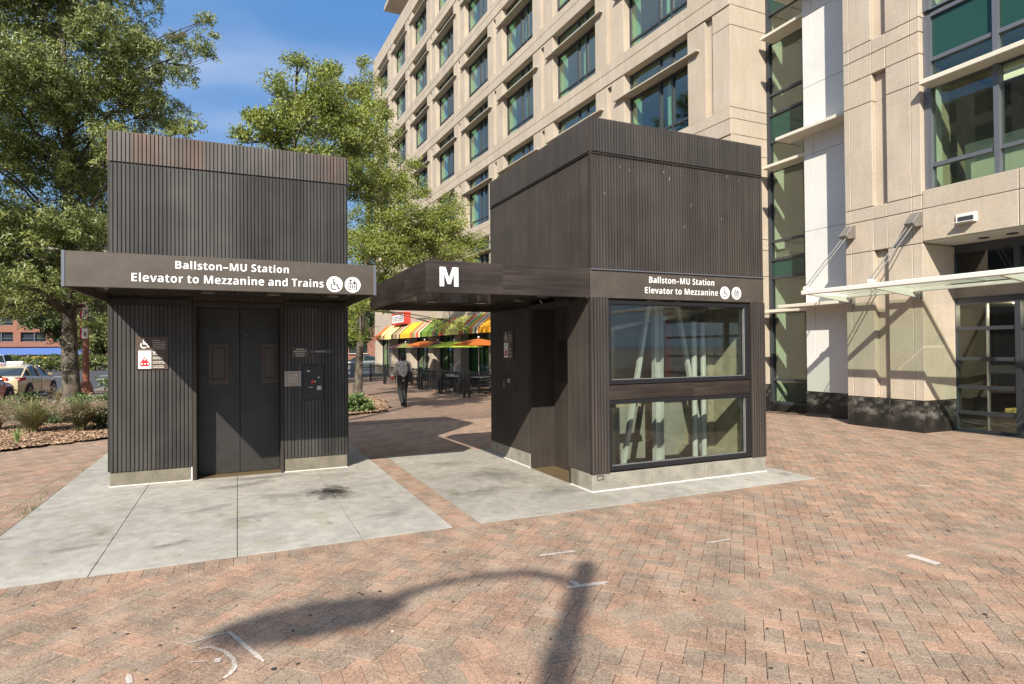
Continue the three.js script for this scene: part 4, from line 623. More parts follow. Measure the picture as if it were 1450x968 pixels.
  q('core_wall', [box(x0 + 0.03, x1 - 0.03, 2.56, H - 0.03, zb + 0.03, zf - 0.06), box(4.2, x1 - 0.03, 0, 2.56, zb + 0.03, -7.62), box(x0 + 0.03, 4.2, 0, 2.56, zb + 0.03, -7.65)], M.doorBrown);
  // side entrance
  q('door_frame', [cbox(x0 - 0.006, x0 + 0.36, 0, 2.26, -7.6, -7.545, 0.004), cbox(x0 - 0.006, x0 + 0.36, 0, 2.26, -6.53, -6.475, 0.004), cbox(x0 - 0.004, x0 + 0.36, 2.2, 2.26, -7.544, -6.531, 0.004)], M.doorBrown);
  for (const [a, b] of [[-7.54, -7.04], [-7.036, -6.535]]) { const d = q('door_leaf', cbox(x0 + 0.34, x0 + 0.38, 0.01, 2.2, a, b, 0.004), M.doorBrown); part('grille_plate', cbox(x0 + 0.332, x0 + 0.34, 1.2, 1.75, (a + b) / 2 - 0.12, (a + b) / 2 + 0.12, 0.002), M.bronze, d); }
  q('threshold', cbox(x0 - 0.01, x0 + 0.34, -0.04, 0.006, -7.54, -6.535, 0.003), M.brass);
  // granite plinths
  const pj = [x0 - 0.012, 4.547, 5.352, 6.166, 6.388]; for (let i = 0; i < 4; i++) q('plinth', cbox(pj[i] + 0.002, pj[i + 1] - 0.002, 0, 0.2, zf - 0.3, zf - 0.002, 0.006), M.granite);
  q('plinth', cbox(x0 - 0.013, x0 + 0.2, 0, 0.2, -6.47, zf - 0.305, 0.006), M.graniteWarm); for (const [a, b] of [[-8.3, -7.605], [zb, -8.304]]) q('plinth', cbox(x0 - 0.01, x0 + 0.2, 0, 0.195, a, b, 0.006), M.granite);
  q('plinth', cbox(x1 - 0.2, x1 + 0.01, 0, 0.2, zb, zf - 0.305, 0.006), M.granite);
  for (const g of [box(x0 - 0.02, 6.39, 0.002, 0.014, zf - 0.01, zf + 0.012), box(x0 - 0.026, x0, 0.002, 0.014, -6.47, zf - 0.012), box(x0 - 0.026, x0, 0.002, 0.014, zb, -7.6)]) q('sealant', g, M.whitePanel);
  q('vent_slot', [box(3.76, 3.85, 0.178, 0.186, zf - 0.004, zf + 0.003), box(3.76, 3.85, 0.134, 0.14, zf - 0.004, zf + 0.003), box(3.76, 3.765, 0.1405, 0.1775, zf - 0.004, zf + 0.003), box(3.845, 3.85, 0.1405, 0.1775, zf - 0.004, zf + 0.003)], M.black);
  // call panel beside the doors
  const cp = q('call_panel', cbox(x0 - 0.02, x0, 1.03, 1.235, -8.55, -7.99, 0.003), M.doorMetal); part('button', cbox(x0 - 0.03, x0 - 0.02, 1.15, 1.21, -8.33, -8.24, 0.003), M.steel, cp); part('button', cbox(x0 - 0.028, x0 - 0.02, 1.07, 1.17, -8.48, -8.45, 0.003), M.brass, cp);
  const dr = []; for (let i = 0; i < 12; i++) { const x = 3.9 + 2.3 * RK(), y = 2.9 + 1.2 * RK(), h = 0.015 + 0.03 * RK(); dr.push(box(x, x + 0.005, y, y + h, zf - 0.001, zf + 0.0015)); } part('bird_droppings', dr, M.granite, t, 'stuff');
}
plaque('safety_sign', 'narrow brown safety sign with flame poster in shade on side wall beneath the M canopy', 'sign', 0.34, 0.415, [3.706 - 0.012, 1.72, -8.29], -Math.PI / 2, safety, 1200);

// ---------------------------------------------------------------- concrete aprons round the kiosks
{
  const s = struct('kiosk_apron');
  const xs = [-1.955, -1.01, -0.005, 0.995, 1.82], zs = [-12, -8.95, -5.395];
  for (let i = 0; i < 4; i++) for (let j = 0; j < 2; j++) part('concrete_slab', cbox(xs[i] + (i ? 0.0026 : 0), xs[i + 1] - (i < 3 ? 0.0026 : 0), -0.08, 0.003, zs[j] + (j ? 0.003 : 0), zs[j + 1], 0.002), M.slab, s);
  const x2 = [2.1, 3.18, 4.75, 6.62], z2 = [-9.4, -7.2, -5.395];
  for (let i = 0; i < 3; i++) for (let j = 0; j < 2; j++) part('concrete_slab', cbox(x2[i] + (i ? 0.004 : 0), x2[i + 1] - (i < 2 ? 0.004 : 0), -0.08, 0.003, z2[j] + (j ? 0.003 : 0), z2[j + 1], 0.002), i < 2 ? M.slabB : M.slab, s);
  part('slab_bed', [box(-1.93, 1.8, -0.1, -0.012, -12, -5.42), box(2.12, 6.6, -0.1, -0.012, -9.4, -5.42)], M.joint, s);
}

// ---------------------------------------------------------------- vegetation
function sprig(seed, n, L, W, spread) {          // a twig with n folded leaves
  const r = rng(seed), pos = [], v = new THREE.Vector3();
  for (let i = 0; i < n; i++) {
    const q = new THREE.Quaternion().setFromEuler(new THREE.Euler(r() * 6.3, r() * 6.3, r() * 6.3)), o = [(r() - 0.5) * spread, (r() - 0.5) * spread, (r() - 0.5) * spread], l = L * (0.7 + 0.6 * r()), w = W * (0.7 + 0.6 * r());
    const pts = [[0, 0, 0], [w / 2, l * 0.45, w * 0.14], [0, l, -l * 0.12], [-w / 2, l * 0.45, w * 0.14]].map((p) => { v.set(...p).applyQuaternion(q); return [v.x + o[0], v.y + o[1], v.z + o[2]]; });
    pos.push(...pts[0], ...pts[1], ...pts[2], ...pts[0], ...pts[2], ...pts[3]);
  }
  const g = new THREE.BufferGeometry(); g.setAttribute('position', new THREE.Float32BufferAttribute(pos, 3)); g.computeVertexNormals(); g.setAttribute('uv', new THREE.BufferAttribute(new Float32Array(pos.length / 3 * 2), 2)); return g;
}
const leafMat = (r, g, b, t = 0.35) => new THREE.MeshPhysicalMaterial({ color: lin(r, g, b), roughness: 0.48, transmission: t, thickness: 0, side: THREE.DoubleSide, specularIntensity: 1 });
function foliage(clumps, base, per, geo, mat, seed, cols) {   // clumps [x,y,z,r] in world metres
  const r = rng(seed), list = [], gs = () => (r() + r() + r() - 1.5) / 1.5;
  for (const [x, y, z, R] of clumps) {
    const subs = Math.max(6, Math.round(13 * R)), n = Math.round(per * Math.max(R * R, 0.9 * R - 0.1)), k0 = 0.75 + 0.5 * r();
    const cs = Array.from({ length: subs }, () => { let a, b, c; do { a = r() * 2 - 1; b = r() * 2 - 1; c = r() * 2 - 1; } while (a * a + b * b + c * c > 1); const px = x + a * R * 0.85, py = y + b * R * 0.62, pz = z + c * R * 0.85, ox = px - base[0], oz = pz - base[2], ol = Math.hypot(ox, oz) || 1, an = Math.atan2(oz, ox) + (r() - 0.5) * 1.6; return [px, py, pz, R * (0.10 + 0.12 * r()) + 0.09, k0 * (0.7 + 0.6 * r()), Math.cos(an), (r() - 0.55) * 0.7, Math.sin(an), (0.35 + 0.45 * r()) * Math.min(R, 1.6)]; });
    for (let i = 0; i < n; i++) { const c = cs[Math.floor(r() * subs)]; const t = (r() - 0.45) * 2 * c[8], w = c[3] * (1.25 - 0.8 * Math.max(0, t / c[8])); list.push([c[0] + c[5] * t + gs() * w * 1.4, c[1] + c[6] * t - 0.12 * t * t + gs() * w * 0.8, c[2] + c[7] * t + gs() * w * 1.4, c[4]]); }
  }
  const m = new THREE.InstancedMesh(geo, mat, list.length), d = new THREE.Object3D(), col = new THREE.Color();
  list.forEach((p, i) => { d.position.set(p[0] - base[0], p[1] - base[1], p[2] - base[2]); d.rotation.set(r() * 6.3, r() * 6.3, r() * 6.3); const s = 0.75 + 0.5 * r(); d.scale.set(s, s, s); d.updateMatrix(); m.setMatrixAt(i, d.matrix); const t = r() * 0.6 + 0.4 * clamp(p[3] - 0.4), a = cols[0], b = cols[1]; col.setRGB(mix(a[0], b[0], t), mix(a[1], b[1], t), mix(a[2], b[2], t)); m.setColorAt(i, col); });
  m.userData.kind = 'stuff'; return m;
}
function limb(pts, r0, r1, seg = 10, sides = 9) {      // tapering bent limb
  const c = new THREE.CatmullRomCurve3(pts.map((p) => new THREE.Vector3(...p))), pos = [], uv = [], idx = [], fr = c.computeFrenetFrames(seg); let len = c.getLength();
  for (let i = 0; i <= seg; i++) { const t = i / seg, p = c.getPointAt(t), R = mix(r0, r1, Math.pow(t, 0.85)); for (let j = 0; j <= sides; j++) { const a = j / sides * Math.PI * 2, k = R * (1 + 0.07 * Math.sin(a * 3 + i)); pos.push(p.x + k * (Math.cos(a) * fr.normals[i].x + Math.sin(a) * fr.binormals[i].x), p.y + k * (Math.cos(a) * fr.normals[i].y + Math.sin(a) * fr.binormals[i].y), p.z + k * (Math.cos(a) * fr.normals[i].z + Math.sin(a) * fr.binormals[i].z)); uv.push(j / sides * 1.2, t * len / 1.2); } }
  const w = sides + 1; for (let i = 0; i < seg; i++) for (let j = 0; j < sides; j++) { const a = i * w + j; idx.push(a, a + w, a + 1, a + 1, a + w, a + w + 1); }
  const g = new THREE.BufferGeometry(); g.setAttribute('position', new THREE.Float32BufferAttribute(pos, 3)); g.setAttribute('uv', new THREE.Float32BufferAttribute(uv, 2)); g.setIndex(idx); g.computeVertexNormals(); return g.toNonIndexed();
}
function tree(name, label, base, top, r0, clumps, opt) {
  const t = thing(name, label, 'tree', base, 0, opt.group), R = rng(opt.seed), [bx, by, bz] = base, sub = (p) => [p[0] - bx, p[1] - by, p[2] - bz];
  const axis = (h) => { const k = clamp(h / (top[1] - by)); return [mix(bx, top[0], k) + 0.25 * Math.sin(k * 5 + opt.seed) * k, by + h, mix(bz, top[2], k) + 0.2 * Math.sin(k * 4) * k]; };
  const hs = [-0.1, 0.12, 0.4, 1.2, 2.4, 4, 6, 8.5, 11].filter((h) => h < top[1] - by).concat([top[1] - by]);
  local('trunk', [limb(hs.map((h) => sub(axis(h))), r0, r0 * 0.18, 26, 14), limb([[0, -0.05, 0], [0, 0.12, 0], [0, 0.5, 0]], r0 * 1.5, r0 * 0.96, 5, 14)], M.bark, t);
  const lb = []; clumps.forEach(([x, y, z, r], i) => { if (opt.skip && i % opt.skip) return; const d = Math.hypot(x - bx, z - bz), h = clamp(y - by - d * (0.55 + 0.3 * R()), opt.low, top[1] - by - 0.3), s = axis(h), k = clamp(1 - h / (top[1] - by), 0.15, 1), m = [mix(s[0], x, 0.5) + (R() - 0.5) * 0.5, mix(s[1], y, 0.58) + 0.25 + (R() - 0.5) * 0.4, mix(s[2], z, 0.5) + (R() - 0.5) * 0.5]; lb.push(limb([sub(s), sub(m), sub([x, y, z])], r0 * (opt.limb ?? 0.34) * k + 0.012, 0.012, 8, 6)); for (let q = 0; q < 4; q++) { const e = [x + (R() - 0.5) * 1.7 * r, y + (R() - 0.4) * 1.1 * r, z + (R() - 0.5) * 1.7 * r]; lb.push(limb([sub(m.map((v, a) => mix(v, [x, y, z][a], 0.5))), sub([mix(m[0], e[0], 0.7), mix(m[1], e[1], 0.6), mix(m[2], e[2], 0.7)]), sub(e)], 0.022, 0.005, 5, 4)); } });
  local('limbs', lb, M.bark, t);
  const f = foliage(clumps, base, opt.per, opt.geo, opt.mat, opt.seed + 5, opt.cols); f.name = 'crown'; t.add(f); return t;
}
const oakGeo = sprig(3, 10, 0.15, 0.05, 0.30), smallGeo = sprig(4, 10, 0.12, 0.042, 0.25), tinyGeo = sprig(6, 10, 0.085, 0.03, 0.18);
const oakMat = leafMat(1, 1, 1, 0.38);
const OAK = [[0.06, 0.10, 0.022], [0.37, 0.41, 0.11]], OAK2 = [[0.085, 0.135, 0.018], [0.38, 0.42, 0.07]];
const T1 = [[-7.0,15.2,-29.1,2.63],[-7.2,15.5,-29.7,2.68],[-4.0,12.4,-24.4,1.56],[-4.9,14.7,-29.2,1.87],[-8.0,12.8,-29.6,2.77],[-6.5,10.7,-24.3,2.28],[-5.1,10.7,-25.2,1.83],[-5.2,11.0,-26.4,1.92],[-3.0,12.1,-24.6,1.12],[-3.1,12.9,-26.1,1.18],[-2.0,14.1,-27.5,0.85],[-1.1,12.8,-24.7,0.57],[-1.1,13.6,-24.4,0.36],[-3.3,11.0,-24.9,1.24],[-3.5,11.7,-26.6,1.33],[-2.6,13.2,-28.7,0.94],[-3.3,12.2,-30.5,1.39],[-3.0,11.0,-27.1,1.23],[-1.6,9.5,-23.8,0.59],[-7.0,9.7,-29.4,2.65],[-6.7,9.4,-28.3,2.55],[-4.8,8.6,-26.9,1.71],[-5.6,9.2,-30.4,1.92],[-7.4,6.1,-26.5,1.97],[-8.2,6.7,-29.6,2.2],[-5.3,5.8,-25.9,1.62],[-5.2,6.0,-25.7,1.61],[-7.0,4.6,-28.8,1.77],[-6.8,4.5,-27.9,1.72],[-4.7,4.1,-25.1,1.22],[-5.3,4.4,-27.7,1.34],[-6.7,3.8,-24.1,1.23],[-8.5,4.1,-30.5,1.55],[-6.3,3.4,-28.3,0.7],[-3.5,8.8,-23.9,1.19],[-4.5,10.8,-30.4,1.51],[-6.7,3.5,-26.1,0.73],[-4.7,6.9,-27.4,1.61],[-5.1,7.4,-29.9,1.76],[-5.7,16.8,-27.9,2.98],[-6.0,17.5,-29.1,3.1],[-8.0,16.6,-27.9,2.85],[-7.1,15.3,-25.0,2.56],[-4.2,17.4,-29.0,1.59],[-4.0,17.5,-29.2,1.61],[-5.0,3.4,-30.4,0.66],[-7.8,11.1,-23.9,2.17],[-8.5,12.1,-26.2,2.38],[-9.2,9.1,-27.3,2.47],[-8.2,8.3,-24.7,2.23],[-9.1,6.0,-28.4,2.33],[-8.3,5.7,-26.3,2.15],[-4.9,2.7,-26.2,0.36],[-7.0,3.0,-24.3,0.56]];
const T2 = [[4.6,13.0,-24.0,0.33],[5.4,13.5,-26.5,0.49],[5.1,12.0,-25.5,0.77],[5.2,10.9,-23.6,0.55],[5.4,10.5,-25.2,0.88],[4.5,9.0,-23.4,1.22],[4.9,9.6,-26.0,1.35],[5.4,8.3,-24.3,1.19],[6.0,8.8,-26.3,1.3],[7.1,7.3,-24.0,1.16],[5.9,6.6,-24.4,1.38],[5.6,6.2,-23.4,1.32],[8.8,8.3,-26.1,0.77],[7.9,6.6,-24.7,1.14],[9.0,6.1,-24.0,0.54],[5.1,6.4,-26.8,1.48],[4.5,5.7,-23.8,1.32],[5.2,4.7,-25.8,1.25],[4.8,4.6,-24.7,1.2],[4.1,3.5,-23.3,0.91],[7.4,5.9,-26.0,1.06],[10.0,5.9,-27.3,0.54],[6.4,9.1,-23.9,0.4],[4.7,2.6,-26.7,0.73],[4.9,7.2,-24.9,1.15],[7.7,5.7,-23.1,0.62],[4.2,2.1,-24.4,0.45],[7.4,2.7,-23.7,0.4],[9.0,2.8,-25.6,0.31],[5.2,3.4,-24.3,0.4],[7.5,6.5,-26.0,1.19],[6.0,5.4,-23.4,0.94],[8.0,6.8,-23.8,0.76],[9.5,6.5,-27.3,0.81],[7.5,7.1,-24.4,0.88],[5.6,7.1,-23.2,0.93],[7.7,6.4,-27.1,1.1],[5.3,5.4,-23.4,0.98],[8.7,6.0,-27.0,0.85],[9.1,5.9,-23.3,0.41],[7.7,8.8,-26.7,0.45],[5.5,8.2,-23.2,0.66]];
const T3 = [[1.5,7.3,-13.4,0.6],[1.1,8.0,-16.2,0.68],[0.5,6.3,-13.4,0.41],[2.4,7.9,-15.8,0.75],[2.2,7.2,-14.1,0.67],[1.8,7.7,-16.3,0.87],[1.4,6.6,-13.7,0.73],[0.2,6.2,-14.0,0.24],[2.3,6.4,-13.7,0.66],[2.7,7.0,-15.3,0.74],[1.3,8.4,-14.9,0.26],[2.2,8.8,-16.2,0.4],[0.8,6.3,-13.7,0.52],[0.3,7.1,-15.2,0.16],[2.9,8.6,-16.3,0.34],[1.9,6.5,-16.0,0.81],[1.6,5.8,-13.9,0.7],[1.0,5.9,-14.8,0.73],[1.0,6.1,-16.0,0.79],[2.5,5.6,-14.8,0.68]];
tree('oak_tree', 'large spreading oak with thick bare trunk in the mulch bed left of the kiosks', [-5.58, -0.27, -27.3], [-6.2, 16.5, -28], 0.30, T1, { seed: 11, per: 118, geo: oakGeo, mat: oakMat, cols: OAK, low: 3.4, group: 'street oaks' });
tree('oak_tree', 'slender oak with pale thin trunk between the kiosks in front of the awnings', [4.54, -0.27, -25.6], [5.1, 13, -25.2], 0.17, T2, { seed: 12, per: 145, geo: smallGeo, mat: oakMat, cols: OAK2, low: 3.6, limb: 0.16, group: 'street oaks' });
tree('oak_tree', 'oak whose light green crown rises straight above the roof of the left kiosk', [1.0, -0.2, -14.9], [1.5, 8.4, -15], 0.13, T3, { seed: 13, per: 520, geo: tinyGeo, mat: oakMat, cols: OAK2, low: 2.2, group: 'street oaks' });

// planting bed with bark mulch
const RP = rng(808);
const bedPoly = [[-6.0, -11.4], [-3.95, -13.75], [-2.5, -15.3], [1.0, -16.1], [3.0, -18.2], [4.0, -18.5], [4.5, -19.8], [5.0, -23], [4.9, -26.6], [-5.9, -28.4], [-6.15, -26.4], [-5.0, -22.0], [-5.8, -17.5]];
const inPoly = (x, z, P) => { let c = false; for (let i = 0, j = P.length - 1; i < P.length; j = i++) if ((P[i][1] > z) !== (P[j][1] > z) && x < (P[j][0] - P[i][0]) * (z - P[i][1]) / (P[j][1] - P[i][1]) + P[i][0]) c = !c; return c; };
{
  const bed = struct('mulch_bed'), s = new THREE.Shape(bedPoly.map((p) => new THREE.Vector2(p[0], p[1]))), g = new THREE.ShapeGeometry(s), p = g.attributes.position;
  // fine grid clipped to the bed, heaped a little
  const pos = [], H = (x, z) => gy(z) + 0.015 + 0.05 * fbm(x * 0.8 + 50, z * 0.8 + 50, 4096, 3, 3), st = 0.35; for (let x = -6.2; x < 6; x += st) for (let z = -29; z < -11; z += st) if (inPoly(x + st / 2, z + st / 2, bedPoly)) { const q = [[x, z], [x, z + st], [x + st, z + st], [x, z], [x + st, z + st], [x + st, z]]; for (const [a, b] of q) pos.push(a, H(a, b), b); }
  const m = new THREE.BufferGeometry(); m.setAttribute('position', new THREE.Float32BufferAttribute(pos, 3)); m.computeVertexNormals(); part('mulch', uvWorld(m), M.mulch, bed);
  const chip = new THREE.BoxGeometry(0.055, 0.01, 0.02), n = 14000, im = new THREE.InstancedMesh(chip, std({ color: lin(1, 1, 1), roughness: 0.95 }), n), d = new THREE.Object3D(), c = new THREE.Color();
  for (let i = 0; i < n;) { const x = -6 + 12 * RP(), z = -28 + 17 * RP(); if (!inPoly(x, z, bedPoly)) continue; if (x > -1.8 && x < 2.4 && RP() < 0.8) continue; d.position.set(x, H(x, z) + 0.012, z); d.rotation.set((RP() - 0.5) * 0.9, RP() * 6.3, (RP() - 0.5) * 0.9); const k = 0.5 + 1.0 * RP(); d.scale.set(k, 1, k); d.updateMatrix(); im.setMatrixAt(i, d.matrix); const t = RP(); c.setRGB(mix(0.11, 0.54, t), mix(0.062, 0.36, t), mix(0.036, 0.23, t)); im.setColorAt(i, c); i++; }
  im.name = 'bark_chips'; im.userData.kind = 'stuff'; bed.add(im);
}
// grasses and shrubs in the bed
function grass(label, x, z, h, n, spread, cols, seed, seedheads) {
  const t = thing('ornamental_grass', label, 'plant', [x, gy(z) + 0.02, z], 0, 'grasses in the mulch bed'), r = rng(seed), pos = [], col = [];
  for (let i = 0; i < n; i++) { const a = r() * 6.3, e = Math.pow(r(), 0.7) * spread, l = h * (0.6 + 0.55 * r()), bx = (r() - 0.5) * 0.22 * spread, bz = (r() - 0.5) * 0.22 * spread, w = 0.006 + 0.004 * r(), c = cols[Math.floor(r() * cols.length)], k = 0.7 + 0.6 * r(); let prev = null; for (let s = 0; s <= 4; s++) { const q = s / 4, cx = bx + Math.cos(a) * e * q * q, cz = bz + Math.sin(a) * e * q * q, cy = l * (q - 0.32 * q * q * (e / spread)), ww = w * (1 - 0.85 * q), A = [cx - Math.sin(a) * ww, cy, cz + Math.cos(a) * ww], B = [cx + Math.sin(a) * ww, cy, cz - Math.cos(a) * ww]; if (prev) { pos.push(...prev[0], ...prev[1], ...B, ...prev[0], ...B, ...A); for (let m = 0; m < 6; m++) col.push(c[0] * k, c[1] * k, c[2] * k); } prev = [A, B]; } }
  const g = new THREE.BufferGeometry(); g.setAttribute('position', new THREE.Float32BufferAttribute(pos, 3)); g.setAttribute('color', new THREE.Float32BufferAttribute(col, 3)); g.computeVertexNormals(); g.setAttribute('uv', new THREE.BufferAttribute(new Float32Array(pos.length / 3 * 2), 2));
  const m = new THREE.Mesh(g, grassMat); m.name = 'blades'; t.add(m);
  if (seedheads) { const f = foliage(Array.from({ length: seedheads }, () => [x + (r() - 0.5) * spread * 1.8, t.position.y + h * (0.5 + 0.5 * r()), z + (r() - 0.5) * spread * 1.2, 0.13]), t.position.toArray(), 800, sprig(seed, 6, 0.03, 0.012, 0.09), grassHead, seed, [[0.28, 0.19, 0.13], [0.45, 0.34, 0.24]]); f.name = 'seed_heads'; t.add(f); }
  return t;
}
const grassMat = new THREE.MeshPhysicalMaterial({ vertexColors: true, roughness: 0.8, transmission: 0.25, thickness: 0, side: THREE.DoubleSide }), grassHead = leafMat(1, 1, 1, 0.2);
const GC = [[0.12, 0.19, 0.04], [0.20, 0.25, 0.07], [0.36, 0.27, 0.13], [0.40, 0.31, 0.17]];
grass('feathery green and brown grass clump in the bed, second from the left edge', -4.40, -17.7, 0.78, 1500, 0.75, GC, 301, 26);
grass('dark dry grass clump beside the left kiosk corner, in front of the oak trunk', -3.42, -17.5, 0.78, 1500, 0.7, [[0.07, 0.10, 0.03], [0.16, 0.15, 0.05], [0.28, 0.22, 0.1]], 302, 26);
grass('dry grass clump cut by the left picture edge', -5.35, -18.6, 0.8, 1300, 0.7, GC, 303, 14);
grass('low broad bright blades at the front edge of the mulch bed', -4.0, -15.1, 0.42, 60, 0.25, [[0.25, 0.36, 0.10], [0.32, 0.40, 0.14]], 304, 0);
grass('thin brown seed grass by the kerb beneath the taxi', -6.0, -27.5, 0.6, 400, 0.55, GC, 305, 14);
function shrub(name, label, clumps, base, geo, cols, per, seed) { const t = thing(name, label, 'plant', base, 0, 'leafy shrubs in the mulch bed'), r = rng(seed); const st = clumps.map((c) => limb([[0, -0.03, 0], [(c[0] - base[0]) * 0.4, (c[1] - base[1]) * 0.6, (c[2] - base[2]) * 0.4], [c[0] - base[0], c[1] - base[1], c[2] - base[2]]], 0.012, 0.004, 5, 5)); local('stems', st, M.bark, t); const f = foliage(clumps, base, per, geo, oakMat, seed, cols); f.name = 'leaves'; t.add(f); return t; }
const roseGeo = sprig(8, 8, 0.09, 0.055, 0.16), RG = [[0.06, 0.10, 0.03], [0.19, 0.26, 0.09]];
shrub('rose_shrub', 'leafy green shrub tight against the left kiosk edge', [[-3.15, 0.25, -19.2, 0.42], [-2.7, 0.45, -19.4, 0.45], [-2.95, 0.75, -19.6, 0.38], [-2.5, 0.1, -18.9, 0.35]], [-2.95, -0.23, -19.3], roseGeo, RG, 1100, 401);
shrub('rose_shrub', 'pale green bush behind the grass clumps at the foot of the oak', [[-4.45, 0.1, -20.0, 0.45], [-4.0, 0.22, -20.2, 0.42], [-3.6, 0.15, -19.9, 0.4]], [-4.1, -0.23, -20.1], roseGeo, [[0.09, 0.14, 0.04], [0.25, 0.32, 0.11]], 1000, 402);
shrub('rose_shrub', 'low green shrub at the left picture edge under the taxi', [[-6.2, 0.05, -21.8, 0.45], [-5.8, 0.12, -22.3, 0.4], [-6.6, 0.1, -22.4, 0.4]], [-6.2, -0.23, -22.0], roseGeo, [[0.08, 0.12, 0.035], [0.22, 0.27, 0.09]], 1000, 404);
shrub('rose_shrub', 'dark leafy shrub between the dry grass clump and the kiosk', [[-2.9, 0.0, -17.8, 0.34], [-2.6, 0.12, -18.1, 0.36], [-2.4, -0.02, -17.6, 0.3]], [-2.65, -0.23, -17.9], roseGeo, RG, 1100, 405);
shrub('rose_shrub', 'round green shrub at the end of the bed between the kiosks', [[3.2, 0.02, -18.9, 0.34], [3.55, 0.0, -19.1, 0.3], [2.9, 0.1, -19.2, 0.35]], [3.2, -0.23, -19.0], roseGeo, [[0.09, 0.16, 0.04], [0.26, 0.34, 0.11]], 1300, 403);
{ const t = []; const r = rng(9); for (const [x, z, n] of [[-2.06, -8.6, 40], [-2.0, -7.9, 60], [-2.02, -6.9, 14], [-2.0, -10.2, 30]]) for (let i = 0; i < n; i++) { const a = r() * 6.3, X = x + (r() - 0.5) * 0.10, Z = z + (r() - 0.5) * 0.55, h = 0.015 + 0.03 * r(); const g = new THREE.BufferGeometry(); g.setAttribute('position', new THREE.Float32BufferAttribute([X, 0, Z, X + 0.006 * Math.cos(a), 0, Z + 0.006 * Math.sin(a), X + 0.02 * Math.sin(a), h, Z + 0.02 * Math.cos(a)], 3)); g.computeVertexNormals(); t.push(uvWorld(g)); } const m = new THREE.Mesh(mergeGeometries(t), leafMat(0.12, 0.18, 0.04, 0.2)); m.name = 'joint_weeds'; m.userData = { kind: 'stuff', label: 'green weeds in the joint along the left concrete slab', category: 'grass' }; scene.add(m); }

